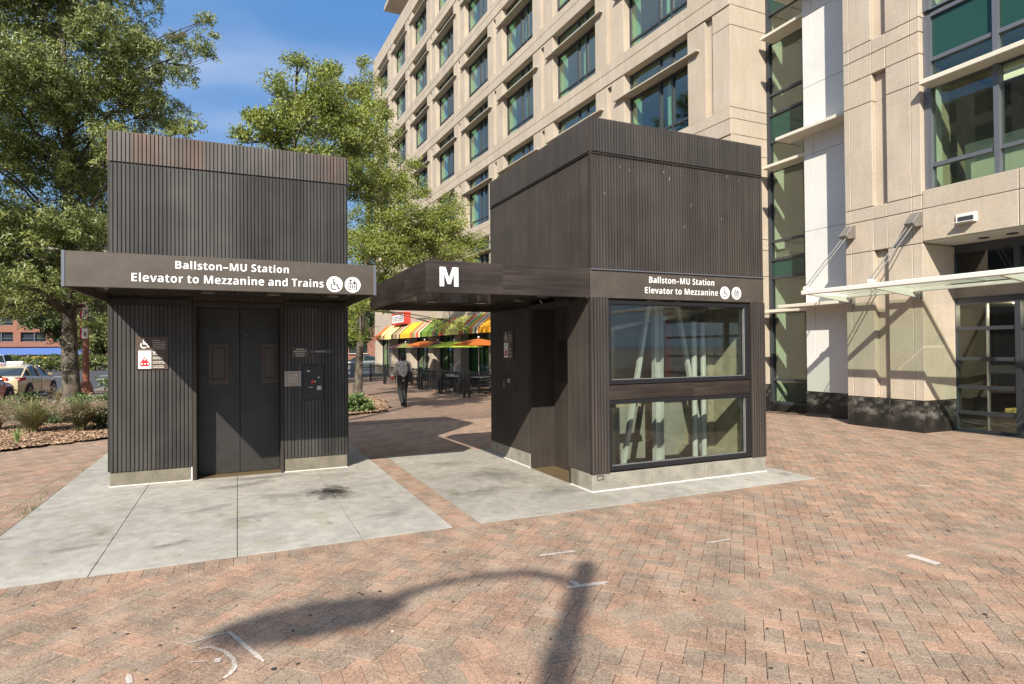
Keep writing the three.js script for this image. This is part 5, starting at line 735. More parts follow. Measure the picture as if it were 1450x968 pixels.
// ---------------------------------------------------------------- patio: awnings, umbrellas, tables, chairs, railing
{
  const th = 0.03957, X = new THREE.Vector3(Math.sin(th), 0, Math.cos(th)), Nn = new THREE.Vector3(-Math.cos(th), 0, Math.sin(th));
  const aw = [[13.3, 17.72, 'orange, lime and gold striped awning, nearest to the M kiosk', ['#b5562a', '#e9dccb', '#27344a', '#8fae2b', '#d9812c', '#d98d8d', '#d6d08c', '#26304f', '#efe3d2', '#d5802a', '#f2a61d'], [2.2, 0.5, 0.7, 1.5, 1.1, 0.7, 1, 0.7, 0.6, 1, 6]],
    [17.78, 22.05, 'dark green, red and pale yellow striped awning beside the nearest awning', ['#6a5b4c', '#3b4440', '#2f5a34', '#d8792e', '#c8372c', '#e27a70', '#9fb35a', '#f0e07c'], [1.4, 1, 1.2, 0.8, 1, 1, 1, 5.5]],
    [22.1, 26.3, 'rust and olive green striped awning in the middle of the row', ['#c25a45', '#8f9a52', '#e0a39a', '#d9553b', '#f0ddb0', '#3f6a2f', '#6f8b2b'], [1.2, 1.4, 0.8, 1.2, 0.7, 1.2, 4.5]],
    [26.35, 30.9, 'brown and golden yellow striped awning below the red sign', ['#4c3627', '#a58a62', '#7d6a57', '#d8c08e', '#6b4a2c', '#eeb32a'], [1.2, 1.2, 1, 1, 0.8, 5]],
    [30.95, 35.5, 'orange and cream striped awning at the far end of the row', ['#c96a2c', '#7d4a2c', '#e8a24a', '#efe2a2', '#b8653a', '#f2e58e'], [1.6, 0.7, 1.6, 1.4, 0.8, 4]]];
  for (const [u0, u1, label, cs, ws] of aw) {
    const uc = (u0 + u1) / 2, pos = [12.15 - Math.sin(th) * uc, 2.45, -12.4 - Math.cos(th) * uc], t = thing('awning', label, 'awning', pos, 0, 'striped restaurant awnings'); t.setRotationFromMatrix(new THREE.Matrix4().makeBasis(X, new THREE.Vector3(0, 1, 0), Nn));
    const w = u1 - u0 - 0.04, tot = ws.reduce((a, b) => a + b, 0), map = canvasTex(512, 8, (c, W, H) => { let x = 0; cs.forEach((k, i) => { c.fillStyle = k; c.fillRect(x, 0, ws[i] / tot * W + 1, H); x += ws[i] / tot * W; }); }), mat = std({ map, roughness: 0.85, side: THREE.DoubleSide });
    const quad = (a, b, c, d, uv = [0, 0, 1, 0, 1, 1, 0, 1]) => { const g = new THREE.BufferGeometry(); g.setAttribute('position', new THREE.Float32BufferAttribute([...a, ...b, ...c, ...d], 3)); g.setAttribute('uv', new THREE.Float32BufferAttribute(uv, 2)); g.setIndex([0, 1, 2, 0, 2, 3]); g.computeVertexNormals(); return g; };
    const h = w / 2, o = 0.9; local('canopy', [quad([-h, 0.3, o], [h, 0.3, o], [h, 1.06, 0.03], [-h, 1.06, 0.03]), quad([-h, 0.27, o - 0.012], [h, 0.27, o - 0.012], [h, 1.03, 0.02], [-h, 1.03, 0.02])], mat, t); local('valance', quad([-h, 0, o + 0.004], [h, 0, o + 0.004], [h, 0.3, o + 0.002], [-h, 0.3, o + 0.002]), mat, t);
    for (const [s, k] of [[-h, 0.01], [h, 0.99]]) { const g = new THREE.BufferGeometry(); g.setAttribute('position', new THREE.Float32BufferAttribute([s, 0, o, s, 0.3, o, s, 1.06, 0.03, s, 0, 0.03], 3)); g.setAttribute('uv', new THREE.Float32BufferAttribute([k, 0, k, 0, k, 0, k, 0], 2)); g.setIndex([0, 1, 2, 0, 2, 3]); g.computeVertexNormals(); local('side_panel', g, mat, t); }
    local('bracket', [bar([-h + 0.05, 0.02, o - 0.03], [h - 0.05, 0.02, o - 0.03], 0.015), bar([-h + 0.05, 0.02, o - 0.03], [-h + 0.05, 0.02, 0.02], 0.012), bar([h - 0.05, 0.02, o - 0.03], [h - 0.05, 0.02, 0.02], 0.012)], M.blackMetal, t);
  }
  // red box sign over the awnings
  const uc = 30.75, t = thing('shop_sign', 'red box sign with white lettered panel above the golden awning', 'sign', [12.15 - Math.sin(th) * uc, 3.9, -12.4 - Math.cos(th) * uc]); t.setRotationFromMatrix(new THREE.Matrix4().makeBasis(X, new THREE.Vector3(0, 1, 0), Nn));
  local('sign_box', cbox(-1.7, 1.7, -0.42, 0.42, 0.02, 0.42, 0.02), std({ color: lin(0.55, 0.045, 0.025), roughness: 0.5 }), t);
  const m = new THREE.Mesh(decal(3.0, 0.56).translate(-0.05, 0, 0.425), std({ map: canvasTex(768, 144, (c, w, h) => { c.fillStyle = '#e8e6e2'; c.fillRect(0, 0, w, h); c.fillStyle = '#39424f'; fitText(c, '\u2019S KITCHEN', 20, w - 20, h * 0.84, 130); }), roughness: 0.5 })); m.name = 'print'; t.add(m);
  const lp = thing('wall_lamp', 'small black lamp arm on the wall above the far awning', 'lamp', [10.7, 3.6, -50.2]); local('arm', [bar([0, 0, 0], [-0.9, 0, 0], 0.02)], M.blackMetal, lp); local('shade', new THREE.CylinderGeometry(0.05, 0.14, 0.14, 12).translate(-0.9, -0.08, 0), M.blackMetal, lp);
}
function umbrella(label, p, R, cols, turn) {
  const gyv = gy(p[2]), t = thing('patio_umbrella', label, 'umbrella', [p[0], gyv, p[2]], turn, 'patio umbrellas'), top = p[1] - gyv, rim = top - 0.3;
  local('pole', [bar([0, 0, 0], [0, top, 0], 0.022, 10), bar([0, 0, 0], [0, 0.06, 0], 0.24, 16)], M.steel, t); local('finial', new THREE.SphereGeometry(0.045, 10, 8).translate(0, top + 0.06, 0), M.whiteMetal, t);
  for (let i = 0; i < 8; i++) { const a0 = i * Math.PI / 4, a1 = a0 + Math.PI / 4, pos = [], n = 5, P = (k, a, f) => { const r = R * k * (1 - 0.10 * Math.sin(f * Math.PI)), y = mix(top, rim, Math.pow(k, 1.25)); return [Math.cos(a) * r, y, Math.sin(a) * r]; };
    for (let k = 0; k < n; k++) for (let f = 0; f < 2; f++) { const A = P(k / n, mix(a0, a1, f / 2), f / 2), B = P(k / n, mix(a0, a1, (f + 1) / 2), (f + 1) / 2), C = P((k + 1) / n, mix(a0, a1, (f + 1) / 2), (f + 1) / 2), D = P((k + 1) / n, mix(a0, a1, f / 2), f / 2); pos.push(...A, ...C, ...B, ...A, ...D, ...C); }
    const g = new THREE.BufferGeometry(); g.setAttribute('position', new THREE.Float32BufferAttribute(pos, 3)); g.computeVertexNormals(); local('canopy_panel', uvWorld(g), cols[i % cols.length], t); }
  return t;
}
const cloth = (r, g, b) => new THREE.MeshPhysicalMaterial({ color: lin(r, g, b), roughness: 0.95, specularIntensity: 0.3, transmission: 0.15, thickness: 0, side: THREE.DoubleSide });
const cO = cloth(0.46, 0.12, 0.018), cL = cloth(0.38, 0.50, 0.04), cM = cloth(0.16, 0.05, 0.06), cG = cloth(0.2, 0.22, 0.06);
umbrella('orange patio umbrella next to the right kiosk, nearest of the row', [9.41, 2.12, -24.3], 1.3, [cO], 0.2);
umbrella('lime green patio umbrella partly behind the nearest orange one', [9.4, 2.06, -27.5], 1.4, [cL], 0.5);
umbrella('lime and maroon patio umbrella in the middle of the row', [9.55, 2.1, -30.6], 1.35, [cM, cL, cM, cO], 0.1);
umbrella('orange patio umbrella behind the walking person', [10.1, 2.2, -34.9], 1.2, [cO], 0.3);
umbrella('olive and dark patio umbrella at the far end of the row', [9.61, 2.1, -37.5], 1.3, [cG, cM], 0.1);
{
  const mt = (() => { const t = thing('patio_table', 'black metal patio table under the nearest orange umbrella', 'table', [9.41, -0.25, -24.3], 0, 'patio tables'); local('table_top', new THREE.CylinderGeometry(0.46, 0.46, 0.025, 28).translate(0, 0.73, 0), M.frameLight, t); local('column', bar([0, 0, 0], [0, 0.72, 0], 0.035, 10), M.blackMetal, t); for (let i = 0; i < 4; i++) local('foot', beam([0, 0.03, 0], [Math.cos(i * 1.571 + 0.4) * 0.36, 0.02, Math.sin(i * 1.571 + 0.4) * 0.36], 0.04, 0.03), M.blackMetal, t); return t; })();
  const tabs = [[8.95, -25.9, 'without umbrella, near the railing behind the nearest orange umbrella'], [8.85, -29.0, 'without umbrella, near the railing before the lime and maroon umbrella'], [8.75, -32.8, 'without umbrella, near the railing before the far orange umbrella'], [10.75, -26.2, 'without umbrella, close to the shop wall'], [9.4, -27.5, 'under the lime green umbrella'], [9.55, -30.6, 'under the lime and maroon umbrella'], [10.1, -34.9, 'under the far orange umbrella'], [9.61, -37.5, 'under the olive umbrella at the far end']];
  tabs.forEach(([x, z, s]) => { const c = mt.clone(); c.name = numbered('patio_table'); c.position.set(x, -0.25, z); c.userData = { label: 'black metal patio table ' + s, category: 'table', group: 'patio tables' }; scene.add(c); });
  const mk = () => { const t = thing('patio_chair', '', 'chair', [0, -0.25, 0], 0, 'patio chairs'); local('seat', cbox(-0.21, 0.21, 0.43, 0.455, -0.21, 0.21, 0.008), M.blackMetal, t); for (const [x, z] of [[-0.19, -0.19], [0.19, -0.19]]) local('leg', bar([x, 0, z], [x * 0.95, 0.43, z * 0.95], 0.014), M.blackMetal, t); for (const x of [-0.19, 0.19]) local('leg', bar([x, 0, 0.24], [x, 0.86, 0.21], 0.014), M.blackMetal, t); const sl = []; for (let i = 0; i < 4; i++) sl.push(cbox(-0.18, 0.18, 0.56 + i * 0.08, 0.6 + i * 0.08, 0.205, 0.22, 0.004)); local('backrest', sl, M.blackMetal, t); local('arm', [beam([-0.2, 0.65, 0.21], [-0.2, 0.65, -0.16], 0.03, 0.02), beam([0.2, 0.65, 0.21], [0.2, 0.65, -0.16], 0.03, 0.02)], M.blackMetal, t); return t; };
  const c0 = mk(); let n = 0; const tb = [[9.41, -24.3, 'under the nearest orange umbrella'], [9.4, -27.5, 'under the lime green umbrella'], [9.55, -30.6, 'under the lime and maroon umbrella'], [10.1, -34.9, 'under the far orange umbrella'], [9.61, -37.5, 'under the olive umbrella'], [8.95, -25.9, 'by the first railing section'], [8.85, -29.0, 'by the third railing section'], [8.75, -32.8, 'beside the walking person'], [10.75, -26.2, 'close to the shop wall']], side = ['on the street side of the table', 'on the wall side of the table', 'on the near side of the table', 'on the far side of the table'];
  for (const [x, z, s] of tb) for (let i = 0; i < 4; i++) { const a = [[-0.62, 0, -Math.PI / 2], [0.62, 0, Math.PI / 2], [0, 0.62, 0], [0, -0.62, Math.PI]][i]; const c = n++ ? c0.clone() : c0; if (c !== c0) { c.name = numbered('patio_chair'); scene.add(c); } c.position.set(x + a[0] + 0.1 * (RP() - 0.5), -0.25, z + a[1] + 0.1 * (RP() - 0.5)); c.rotation.y = a[2] + 0.3 * (RP() - 0.5); c.userData = { label: `black patio chair ${side[i]} ${s}`, category: 'chair', group: 'patio chairs' }; }
  // railing
  const rail = (a, b, label) => { const t = thing('patio_railing', label, 'railing', [a[0], -0.25, a[1]], -Math.atan2(b[1] - a[1], b[0] - a[0]), 'patio railing sections'), L = Math.hypot(b[0] - a[0], b[1] - a[1]); for (const x of [0.04, L - 0.04]) local('post', cbox(x - 0.04, x + 0.04, 0, 1.08, -0.04, 0.04, 0.006), M.blackMetal, t); local('rail', cbox(0.08, L - 0.08, 0.96, 1.0, -0.02, 0.02, 0.004), M.blackMetal, t); local('rail', cbox(0.08, L - 0.08, 0.14, 0.17, -0.015, 0.015, 0.004), M.blackMetal, t); const bl = []; for (let x = 0.19; x < L - 0.1; x += 0.11) bl.push(bar([x, 0.17, 0], [x, 0.96, 0], 0.007, 6)); local('balusters', bl, M.blackMetal, t, 'stuff'); };
  rail([8.22, -22.8], [8.12, -25.55], 'black railing section nearest the right kiosk, along the walk'); rail([8.1, -25.75], [7.98, -28.2], 'black railing section second along the walk from the kiosk'); rail([7.95, -28.4], [7.8, -31.3], 'black railing section third along the walk'); rail([7.78, -31.5], [7.6, -34.2], 'black railing section beside the walking person'); rail([7.58, -34.4], [7.4, -37.4], 'black railing section at the far end of the patio');
  rail([8.36, -22.75], [10.6, -23.1], 'black railing section turning towards the building, beside the kiosk wall'); rail([7.4, -37.6], [9.9, -38.1], 'black railing section closing the far end of the patio');
}

// ---------------------------------------------------------------- person walking away
function roundCone(p, a, b, r1, r2) { const bx = b[0] - a[0], by = b[1] - a[1], bz = b[2] - a[2], px = p[0] - a[0], py = p[1] - a[1], pz = p[2] - a[2], l = bx * bx + by * by + bz * bz, t = l ? clamp((px * bx + py * by + pz * bz) / l) : 0; return Math.hypot(px - bx * t, py - by * t, pz - bz * t) - mix(r1, r2, t); }
function fieldMesh(bones, c, half, res, k, flat) {
  const mc = new MarchingCubes(res, new THREE.MeshStandardMaterial(), false, false, 120000); mc.isolation = 0;
  for (let z = 0; z < res; z++) for (let y = 0; y < res; y++) for (let x = 0; x < res; x++) {
    const p = [c[0] + (x - res / 2) / (res / 2) * half, c[1] + (y - res / 2) / (res / 2) * half, c[2] + (z - res / 2) / (res / 2) * half]; let d = 9;
    for (const b of bones) { const q = b[4] ? [p[0], p[1], b[0][2] + (p[2] - b[0][2]) / b[4]] : p, e = roundCone(q, b[0], b[1], b[2], b[3]), h = clamp(0.5 + 0.5 * (d - e) / k); d = mix(d, e, h) - k * h * (1 - h); }
    mc.field[x + y * res + z * res * res] = -d;
  }
  mc.update(); const n = mc.count * 1, pos = new Float32Array(mc.positionArray.slice(0, n * 3)), nor = new Float32Array(mc.normalArray.slice(0, n * 3));
  for (let i = 0; i < n; i++) { pos[3 * i] = c[0] + pos[3 * i] * half; pos[3 * i + 1] = c[1] + pos[3 * i + 1] * half; pos[3 * i + 2] = c[2] + pos[3 * i + 2] * half; }
  const g = new THREE.BufferGeometry(); g.setAttribute('position', new THREE.BufferAttribute(pos, 3)); g.setAttribute('normal', new THREE.BufferAttribute(nor, 3)); g.setAttribute('uv', new THREE.BufferAttribute(new Float32Array(n * 2), 2)); return uvWorld(g);
}
{
  const t = thing('person', 'person in pale patterned shirt and dark trousers walking away with a shoulder bag', 'person', [5.09, -0.245, -20.2], -0.12);
  const B = (a, b, r1, r2, s) => [a, b, r1, r2, s];
  const hipL = [-0.1, 0.92, 0], hipR = [0.1, 0.92, 0], knL = [-0.1, 0.49, -0.03], knR = [0.06, 0.5, -0.06], anL = [-0.06, 0.15, 0.20], anR = [0.05, 0.09, 0.0], shL = [-0.18, 1.42, 0.02], shR = [0.18, 1.42, 0.02], elL = [-0.27, 1.16, -0.02], elR = [0.27, 1.14, 0.03], wrL = [-0.25, 0.99, -0.2], wrR = [0.31, 0.91, 0.0];
  const hand = (w, d, s) => { const o = [B(w, [w[0] + d[0] * 0.09, w[1] + d[1] * 0.09, w[2] + d[2] * 0.09], 0.03, 0.034)]; for (let i = 0; i < 4; i++) { const f = (i - 1.5) * 0.02, b = [w[0] + d[0] * 0.1, w[1] + d[1] * 0.1, w[2] + d[2] * 0.1 + f], e = [b[0] + d[0] * (0.07 - 0.008 * Math.abs(i - 1)) - s * 0.015, b[1] + d[1] * 0.07, b[2] + d[2] * 0.06]; o.push(B(b, e, 0.0095, 0.008)); } o.push(B([w[0] + d[0] * 0.04, w[1] + d[1] * 0.04, w[2] - 0.03], [w[0] + d[0] * 0.09 - s * 0.01, w[1] + d[1] * 0.09, w[2] - 0.055], 0.012, 0.009)); return o; };
  const body = [B(hipL, knL, 0.085, 0.06), B(knL, anL, 0.056, 0.04), B(hipR, knR, 0.085, 0.06), B(knR, anR, 0.056, 0.04), B([0, 0.95, 0], [0, 1.15, 0.01], 0.13, 0.13, 0.75), B([0, 1.15, 0.01], [0, 1.38, 0.02], 0.13, 0.15, 0.7), B(shL, shR, 0.07, 0.07), B(shL, elL, 0.05, 0.042), B(elL, wrL, 0.04, 0.028), B(shR, elR, 0.05, 0.042), B(elR, wrR, 0.04, 0.028), B([0, 1.42, 0.02], [0, 1.53, -0.01], 0.06, 0.055), B([0, 1.6, -0.02], [0, 1.67, -0.02], 0.085, 0.095), B([0, 1.57, -0.09], [0, 1.59, -0.1], 0.03, 0.02), B([0, 1.625, -0.115], [0, 1.6, -0.135], 0.014, 0.014), B([-0.095, 1.62, -0.01], [-0.098, 1.65, 0], 0.016, 0.02), B([0.095, 1.62, -0.01], [0.098, 1.65, 0], 0.016, 0.02), ...hand(wrL, [0.05, -0.55, -0.83], -1), ...hand(wrR, [0.06, -0.99, -0.1], 1)];
  const skin = fieldMesh(body, [0, 0.88, 0], 0.93, 120, 0.022), R = std({ color: lin(0.16, 0.085, 0.055), roughness: 0.6 }); local('body', skin, R, t);
  const sh = fieldMesh([B([0, 0.98, 0], [0, 1.15, 0.015], 0.165, 0.16, 0.78), B([0, 1.15, 0.015], [0, 1.38, 0.02], 0.16, 0.17, 0.74), B(shL, shR, 0.088, 0.088), B(shL, elL, 0.078, 0.066), B(shR, elR, 0.078, 0.066), B(elR, [0.285, 1.06, 0.02], 0.064, 0.058), B(elL, [-0.262, 1.08, -0.11], 0.064, 0.056), B([0, 1.44, 0.01], [0, 1.49, 0.0], 0.068, 0.066)], [0, 1.2, 0], 0.45, 64, 0.03);
  local('shirt', sh, std({ map: tex(256, (u, v) => { const q = (Math.sin(u * 60) > 0.55 ? 0.75 : 1) * (Math.sin(v * 60) > 0.6 ? 0.8 : 1), n = fbm(u * 12, v * 12, 12, 4, 7); return g3(255 * clamp(q * (0.62 + 0.5 * n))); }, true, 2), color: lin(0.82, 0.74, 0.66), roughness: 0.9 }), t);
  const tr = fieldMesh([B(hipL, knL, 0.104, 0.076), B(knL, [-0.065, 0.2, 0.165], 0.08, 0.066), B(hipR, knR, 0.104, 0.076), B(knR, [0.05, 0.11, 0.0], 0.08, 0.068), B([-0.06, 0.97, 0], [0.06, 0.97, 0], 0.13, 0.13), B([-0.06, 1.02, 0], [0.06, 1.02, 0], 0.115, 0.115)], [0, 0.58, 0], 0.62, 80, 0.03);
  local('trousers', tr, std({ color: lin(0.014, 0.014, 0.014), roughness: 0.85 }), t);
  const shoe = (a, b) => fieldMesh([B(a, b, 0.05, 0.042), B([a[0], a[1] + 0.05, a[2]], a, 0.045, 0.05)], [(a[0] + b[0]) / 2, a[1], (a[2] + b[2]) / 2], 0.25, 32, 0.03);
  local('shoe', shoe([0.05, 0.05, 0.03], [0.05, 0.04, -0.15]), M.black, t); local('shoe', shoe([-0.06, 0.15, 0.24], [-0.06, 0.05, 0.14]), M.black, t);
  local('hair', fieldMesh([B([0, 1.655, 0.0], [0, 1.69, -0.015], 0.098, 0.1), B([0, 1.6, 0.035], [0, 1.65, 0.02], 0.075, 0.09)], [0, 1.65, 0], 0.2, 40, 0.02), std({ color: lin(0.012, 0.011, 0.011), roughness: 0.8 }), t);
  const b = thing('shoulder_bag', 'black shoulder bag hanging at the right hip of the walking person', 'bag', [5.09, -0.245, -20.2], -0.12); local('bag', cbox(0.13, 0.3, 0.83, 1.17, -0.02, 0.19, 0.03), M.black, b);
  local('strap', [beam([0.2, 1.15, 0.18], [0.15, 1.43, 0.125], 0.05, 0.012, [0, 0, 1]), beam([0.15, 1.43, 0.125], [0.14, 1.52, 0.02], 0.05, 0.012, [0, 0, 1]), beam([0.14, 1.52, 0.02], [0.18, 1.15, -0.03], 0.05, 0.012, [0, 0, 1])], M.black, b);
  const p = thing('paper_cup', 'red and white cup in the left hand of the walking person', 'cup', [4.79, 0.71, -20.47]); local('cup', new THREE.CylinderGeometry(0.045, 0.034, 0.13, 16), std({ color: lin(0.6, 0.05, 0.06) }), p); local('lid', new THREE.CylinderGeometry(0.047, 0.047, 0.02, 16).translate(0, 0.075, 0), M.white, p);
}

// ---------------------------------------------------------------- cars
function loft(rings) { const pos = [], n = rings[0].length; for (let i = 0; i + 1 < rings.length; i++) for (let j = 0; j < n; j++) { const k = (j + 1) % n, A = rings[i][j], B = rings[i][k], C = rings[i + 1][k], D = rings[i + 1][j]; pos.push(...A, ...B, ...C, ...A, ...C, ...D); } for (const [r, f] of [[rings[0], 1], [rings[rings.length - 1], 0]]) for (let j = 1; j + 1 < n; j++) f ? pos.push(...r[0], ...r[j + 1], ...r[j]) : pos.push(...r[0], ...r[j], ...r[j + 1]); const g = new THREE.BufferGeometry(); g.setAttribute('position', new THREE.Float32BufferAttribute(pos, 3)); g.computeVertexNormals(); return uvWorld(g); }
function smoothed(g) { const p = g.attributes.position, m = new Map(), n = g.attributes.normal, key = (i) => `${p.getX(i).toFixed(3)},${p.getY(i).toFixed(3)},${p.getZ(i).toFixed(3)}`; for (let i = 0; i < p.count; i++) { const k = key(i); if (!m.has(k)) m.set(k, []); m.get(k).push(i); } const out = new Float32Array(p.count * 3); for (const l of m.values()) for (const i of l) { let x = 0, y = 0, z = 0; for (const j of l) { const d = n.getX(i) * n.getX(j) + n.getY(i) * n.getY(j) + n.getZ(i) * n.getZ(j); if (d > 0.7) { x += n.getX(j); y += n.getY(j); z += n.getZ(j); } } const q = Math.hypot(x, y, z) || 1; out[3 * i] = x / q; out[3 * i + 1] = y / q; out[3 * i + 2] = z / q; } g.setAttribute('normal', new THREE.BufferAttribute(out, 3)); return g; }
function car(name, label, cat, pos, turn, col, o = {}) {       // front towards local -z
  const t = thing(name, label, cat, pos, turn), tall = o.tall ?? 0, pm = new THREE.MeshPhysicalMaterial({ color: lin(...col), roughness: 0.4, clearcoat: 0.8, clearcoatRoughness: 0.08 });
  const st = [[2.36, 0.40, 0.80, 0.62, 0.86], [2.30, 0.28, 0.98, 0.80, 0.92], [1.9, 0.24, 1.03, 0.89, 0.97], [1.2, 0.22, 1.03, 0.91, 0.99], [0.2, 0.2, 0.98, 0.91, 0.955], [-0.9, 0.2, 0.96, 0.91, 0.93], [-1.6, 0.22, 0.90, 0.89, 0.86], [-2.1, 0.25, 0.80, 0.82, 0.76], [-2.36, 0.36, 0.66, 0.62, 0.62]];
  const ring = ([z, yb, yt, w, sh]) => { const h = [[w * 0.82, yb], [w * 0.97, yb + 0.1], [w, mix(yb, yt, 0.45)], [w * 0.985, sh - 0.06], [w * 0.93, sh], [w * 0.80, yt]]; return [...h.map(([x, y]) => [x, y + tall * (y > 0.5 ? 0.12 : 0), z]), ...h.slice().reverse().map(([x, y]) => [-x, y + tall * (y > 0.5 ? 0.12 : 0), z])]; };
  local('body', smoothed(loft(st.map(ring))), pm, t);
  const T = tall * 0.3, cab = tall ? [[2.28, 1.02, 0.8, 0.74], [2.0, 1.5 + T, 0.8, 0.66], [1.0, 1.56 + T, 0.82, 0.66], [-0.2, 1.52 + T, 0.82, 0.65], [-1.15, 1.04, 0.82, 0.76]] : [[1.95, 1.0, 0.78, 0.70], [0.95, 1.36, 0.81, 0.60], [0.45, 1.45, 0.82, 0.60], [-0.15, 1.45, 0.82, 0.60], [-0.5, 1.40, 0.82, 0.61], [-1.32, 0.95, 0.80, 0.72]];
  const cr = ([z, yt, wb, wt]) => [[wb, 0.92, z], [mix(wb, wt, 0.9), yt - 0.05 * (yt > 1.1 ? 1 : 0), z], [wt * 0.8, yt, z], [-wt * 0.8, yt, z], [-mix(wb, wt, 0.9), yt - 0.05 * (yt > 1.1 ? 1 : 0), z], [-wb, 0.92, z]];
  local('windows', smoothed(loft(cab.map(cr))), new THREE.MeshPhysicalMaterial({ color: lin(0.015, 0.024, 0.024), roughness: 0.08, specularIntensity: 0.45 }), t);
  const top = cab.slice(1, -1); local('roof', smoothed(loft(top.map(([z, y, wb, wt], i) => { const e = i === 0 ? 0.04 : i === top.length - 1 ? -0.04 : 0; return [[wt + 0.02, y - 0.055, z + e], [wt * 0.8, y + 0.014, z + e], [-wt * 0.8, y + 0.014, z + e], [-wt - 0.02, y - 0.055, z + e], [-wt * 0.8, y - 0.02, z + e], [wt * 0.8, y - 0.02, z + e]]; }))), pm, t);
  const A = (i, s) => [s * (mix(cab[i][2], cab[i][3], 0.92)), cab[i][1] - 0.03, cab[i][0]], L = cab.length; for (const s of [-1, 1]) local('pillar', [beam([s * (cab[0][2] + 0.01), 0.97, cab[0][0] - 0.02], A(1, s), 0.05, 0.05), beam([s * (cab[L - 1][2] + 0.005), 0.96, cab[L - 1][0]], A(L - 2, s), 0.05, 0.06), beam([s * 0.822, 0.95, 0.1], [s * 0.635, cab[2][1] - 0.05, 0.1], 0.04, 0.09), beam([s * 0.825, 0.95, 1.05], [s * 0.66, cab[1][1] - 0.05, 1.0], 0.04, 0.07)], pm, t);
  for (const z of [1.42, -1.38]) for (const s of [-1, 1]) { local('wheel_arch', new THREE.CylinderGeometry(0.385, 0.385, 0.04, 28).rotateZ(Math.PI / 2).translate(s * 0.9, 0.36, z), M.black, t); const w = local('wheel', new THREE.CylinderGeometry(0.33, 0.33, 0.2, 28).rotateZ(Math.PI / 2).translate(s * 0.83, 0.33, z), std({ color: lin(0.02, 0.02, 0.02), roughness: 0.9 }), t); const sp = [new THREE.CylinderGeometry(0.215, 0.215, 0.02, 24).rotateZ(Math.PI / 2).translate(s * 0.928, 0.33, z)]; local('rim', sp, M.steel, w); local('spokes', Array.from({ length: 5 }, (_, i) => beam([s * 0.94, 0.33 + 0.06 * Math.cos(i * 1.257 + 0.6), z + 0.06 * Math.sin(i * 1.257 + 0.6)], [s * 0.94, 0.33 + 0.2 * Math.cos(i * 1.257 + 0.6), z + 0.2 * Math.sin(i * 1.257 + 0.6)], 0.012, 0.06)), M.black, w); }
  for (const s of [-1, 1]) { local('tail_lamp', [beam([s * 0.45, 0.86, 2.335], [s * 0.83, 0.9, 2.22], 0.05, 0.13), beam([s * 0.83, 0.9, 2.22], [s * 0.9, 0.92, 1.86], 0.05, 0.11)], std({ color: lin(0.45, 0.03, 0.025), roughness: 0.25 }), t); local('lamp_strip', beam([s * 0.5, 0.87, 2.365], [s * 0.82, 0.905, 2.255], 0.012, 0.03), M.white, t); local('headlamp', cbox(s * 0.45, s * 0.75, 0.6, 0.72, -2.3, -2.2, 0.03), M.steel, t); local('mirror', cbox(s * 0.88, s * 1.05, 0.95, 1.07, -0.85, -0.72, 0.02), pm, t); local('door_line', [beam([s * 0.912, 0.3, 0.1], [s * 0.9, 0.93, 0.1], 0.006, 0.012), beam([s * 0.912, 0.3, -0.95], [s * 0.9, 0.9, -0.95], 0.006, 0.012), beam([s * 0.912, 0.45, 1.02], [s * 0.9, 0.94, 1.1], 0.006, 0.012)], M.black, t); for (const z of [0.28, -0.72]) local('door_handle', cbox(s * 0.9, s * 0.925, 0.8, 0.83, z, z + 0.16, 0.008), pm, t); local('sill', cbox(s * 0.86, s * 0.915, 0.2, 0.27, -1.0, 1.02, 0.01), M.black, t); }
  local('bumper_gap', beam([-0.74, 0.5, 2.345], [0.74, 0.5, 2.345], 0.02, 0.03), M.black, t); local('number_plate', cbox(-0.16, 0.16, 0.72, 0.84, 2.33, 2.352, 0.004), M.white, t); local('bumper', cbox(-0.7, 0.7, 0.3, 0.42, 2.22, 2.35, 0.03), M.black, t);
  if (o.roofSign) { local('roof_sign', cbox(-0.3, 0.3, 1.47, 1.6, 0.02, 0.22, 0.03), M.white, t); }
  return t;
}
car('taxi', 'cream taxi with a white roof sign parked at the kerb behind the bed', 'taxi', [-8.6, -0.285, -32.4], -0.06, [0.56, 0.47, 0.29], { roofSign: true });
car('parked_car', 'orange red car cut off by the left picture edge beside the taxi', 'car', [-8.55, -0.285, -26.4], -0.05, [0.55, 0.10, 0.04]);
car('suv', 'silver blue van beyond the taxi in front of the brick building', 'van', [-21.8, -0.281, -72], 1.45, [0.25, 0.32, 0.42], { tall: 1 });
car('parked_car', 'dark car parked behind the patio beyond the slender oak', 'car', [11.2, -0.28, -60], 1.3, [0.03, 0.045, 0.045]);
{ const t = thing('trash_can', 'grey trash can right of the left kiosk beyond the railing', 'bin', [7.62, -0.25, -44]); local('bin', new THREE.CylinderGeometry(0.36, 0.32, 1.0, 24).translate(0, 0.5, 0), M.frameLight, t); local('lid', new THREE.CylinderGeometry(0.2, 0.39, 0.16, 24).translate(0, 1.08, 0), M.frameLight, t); }

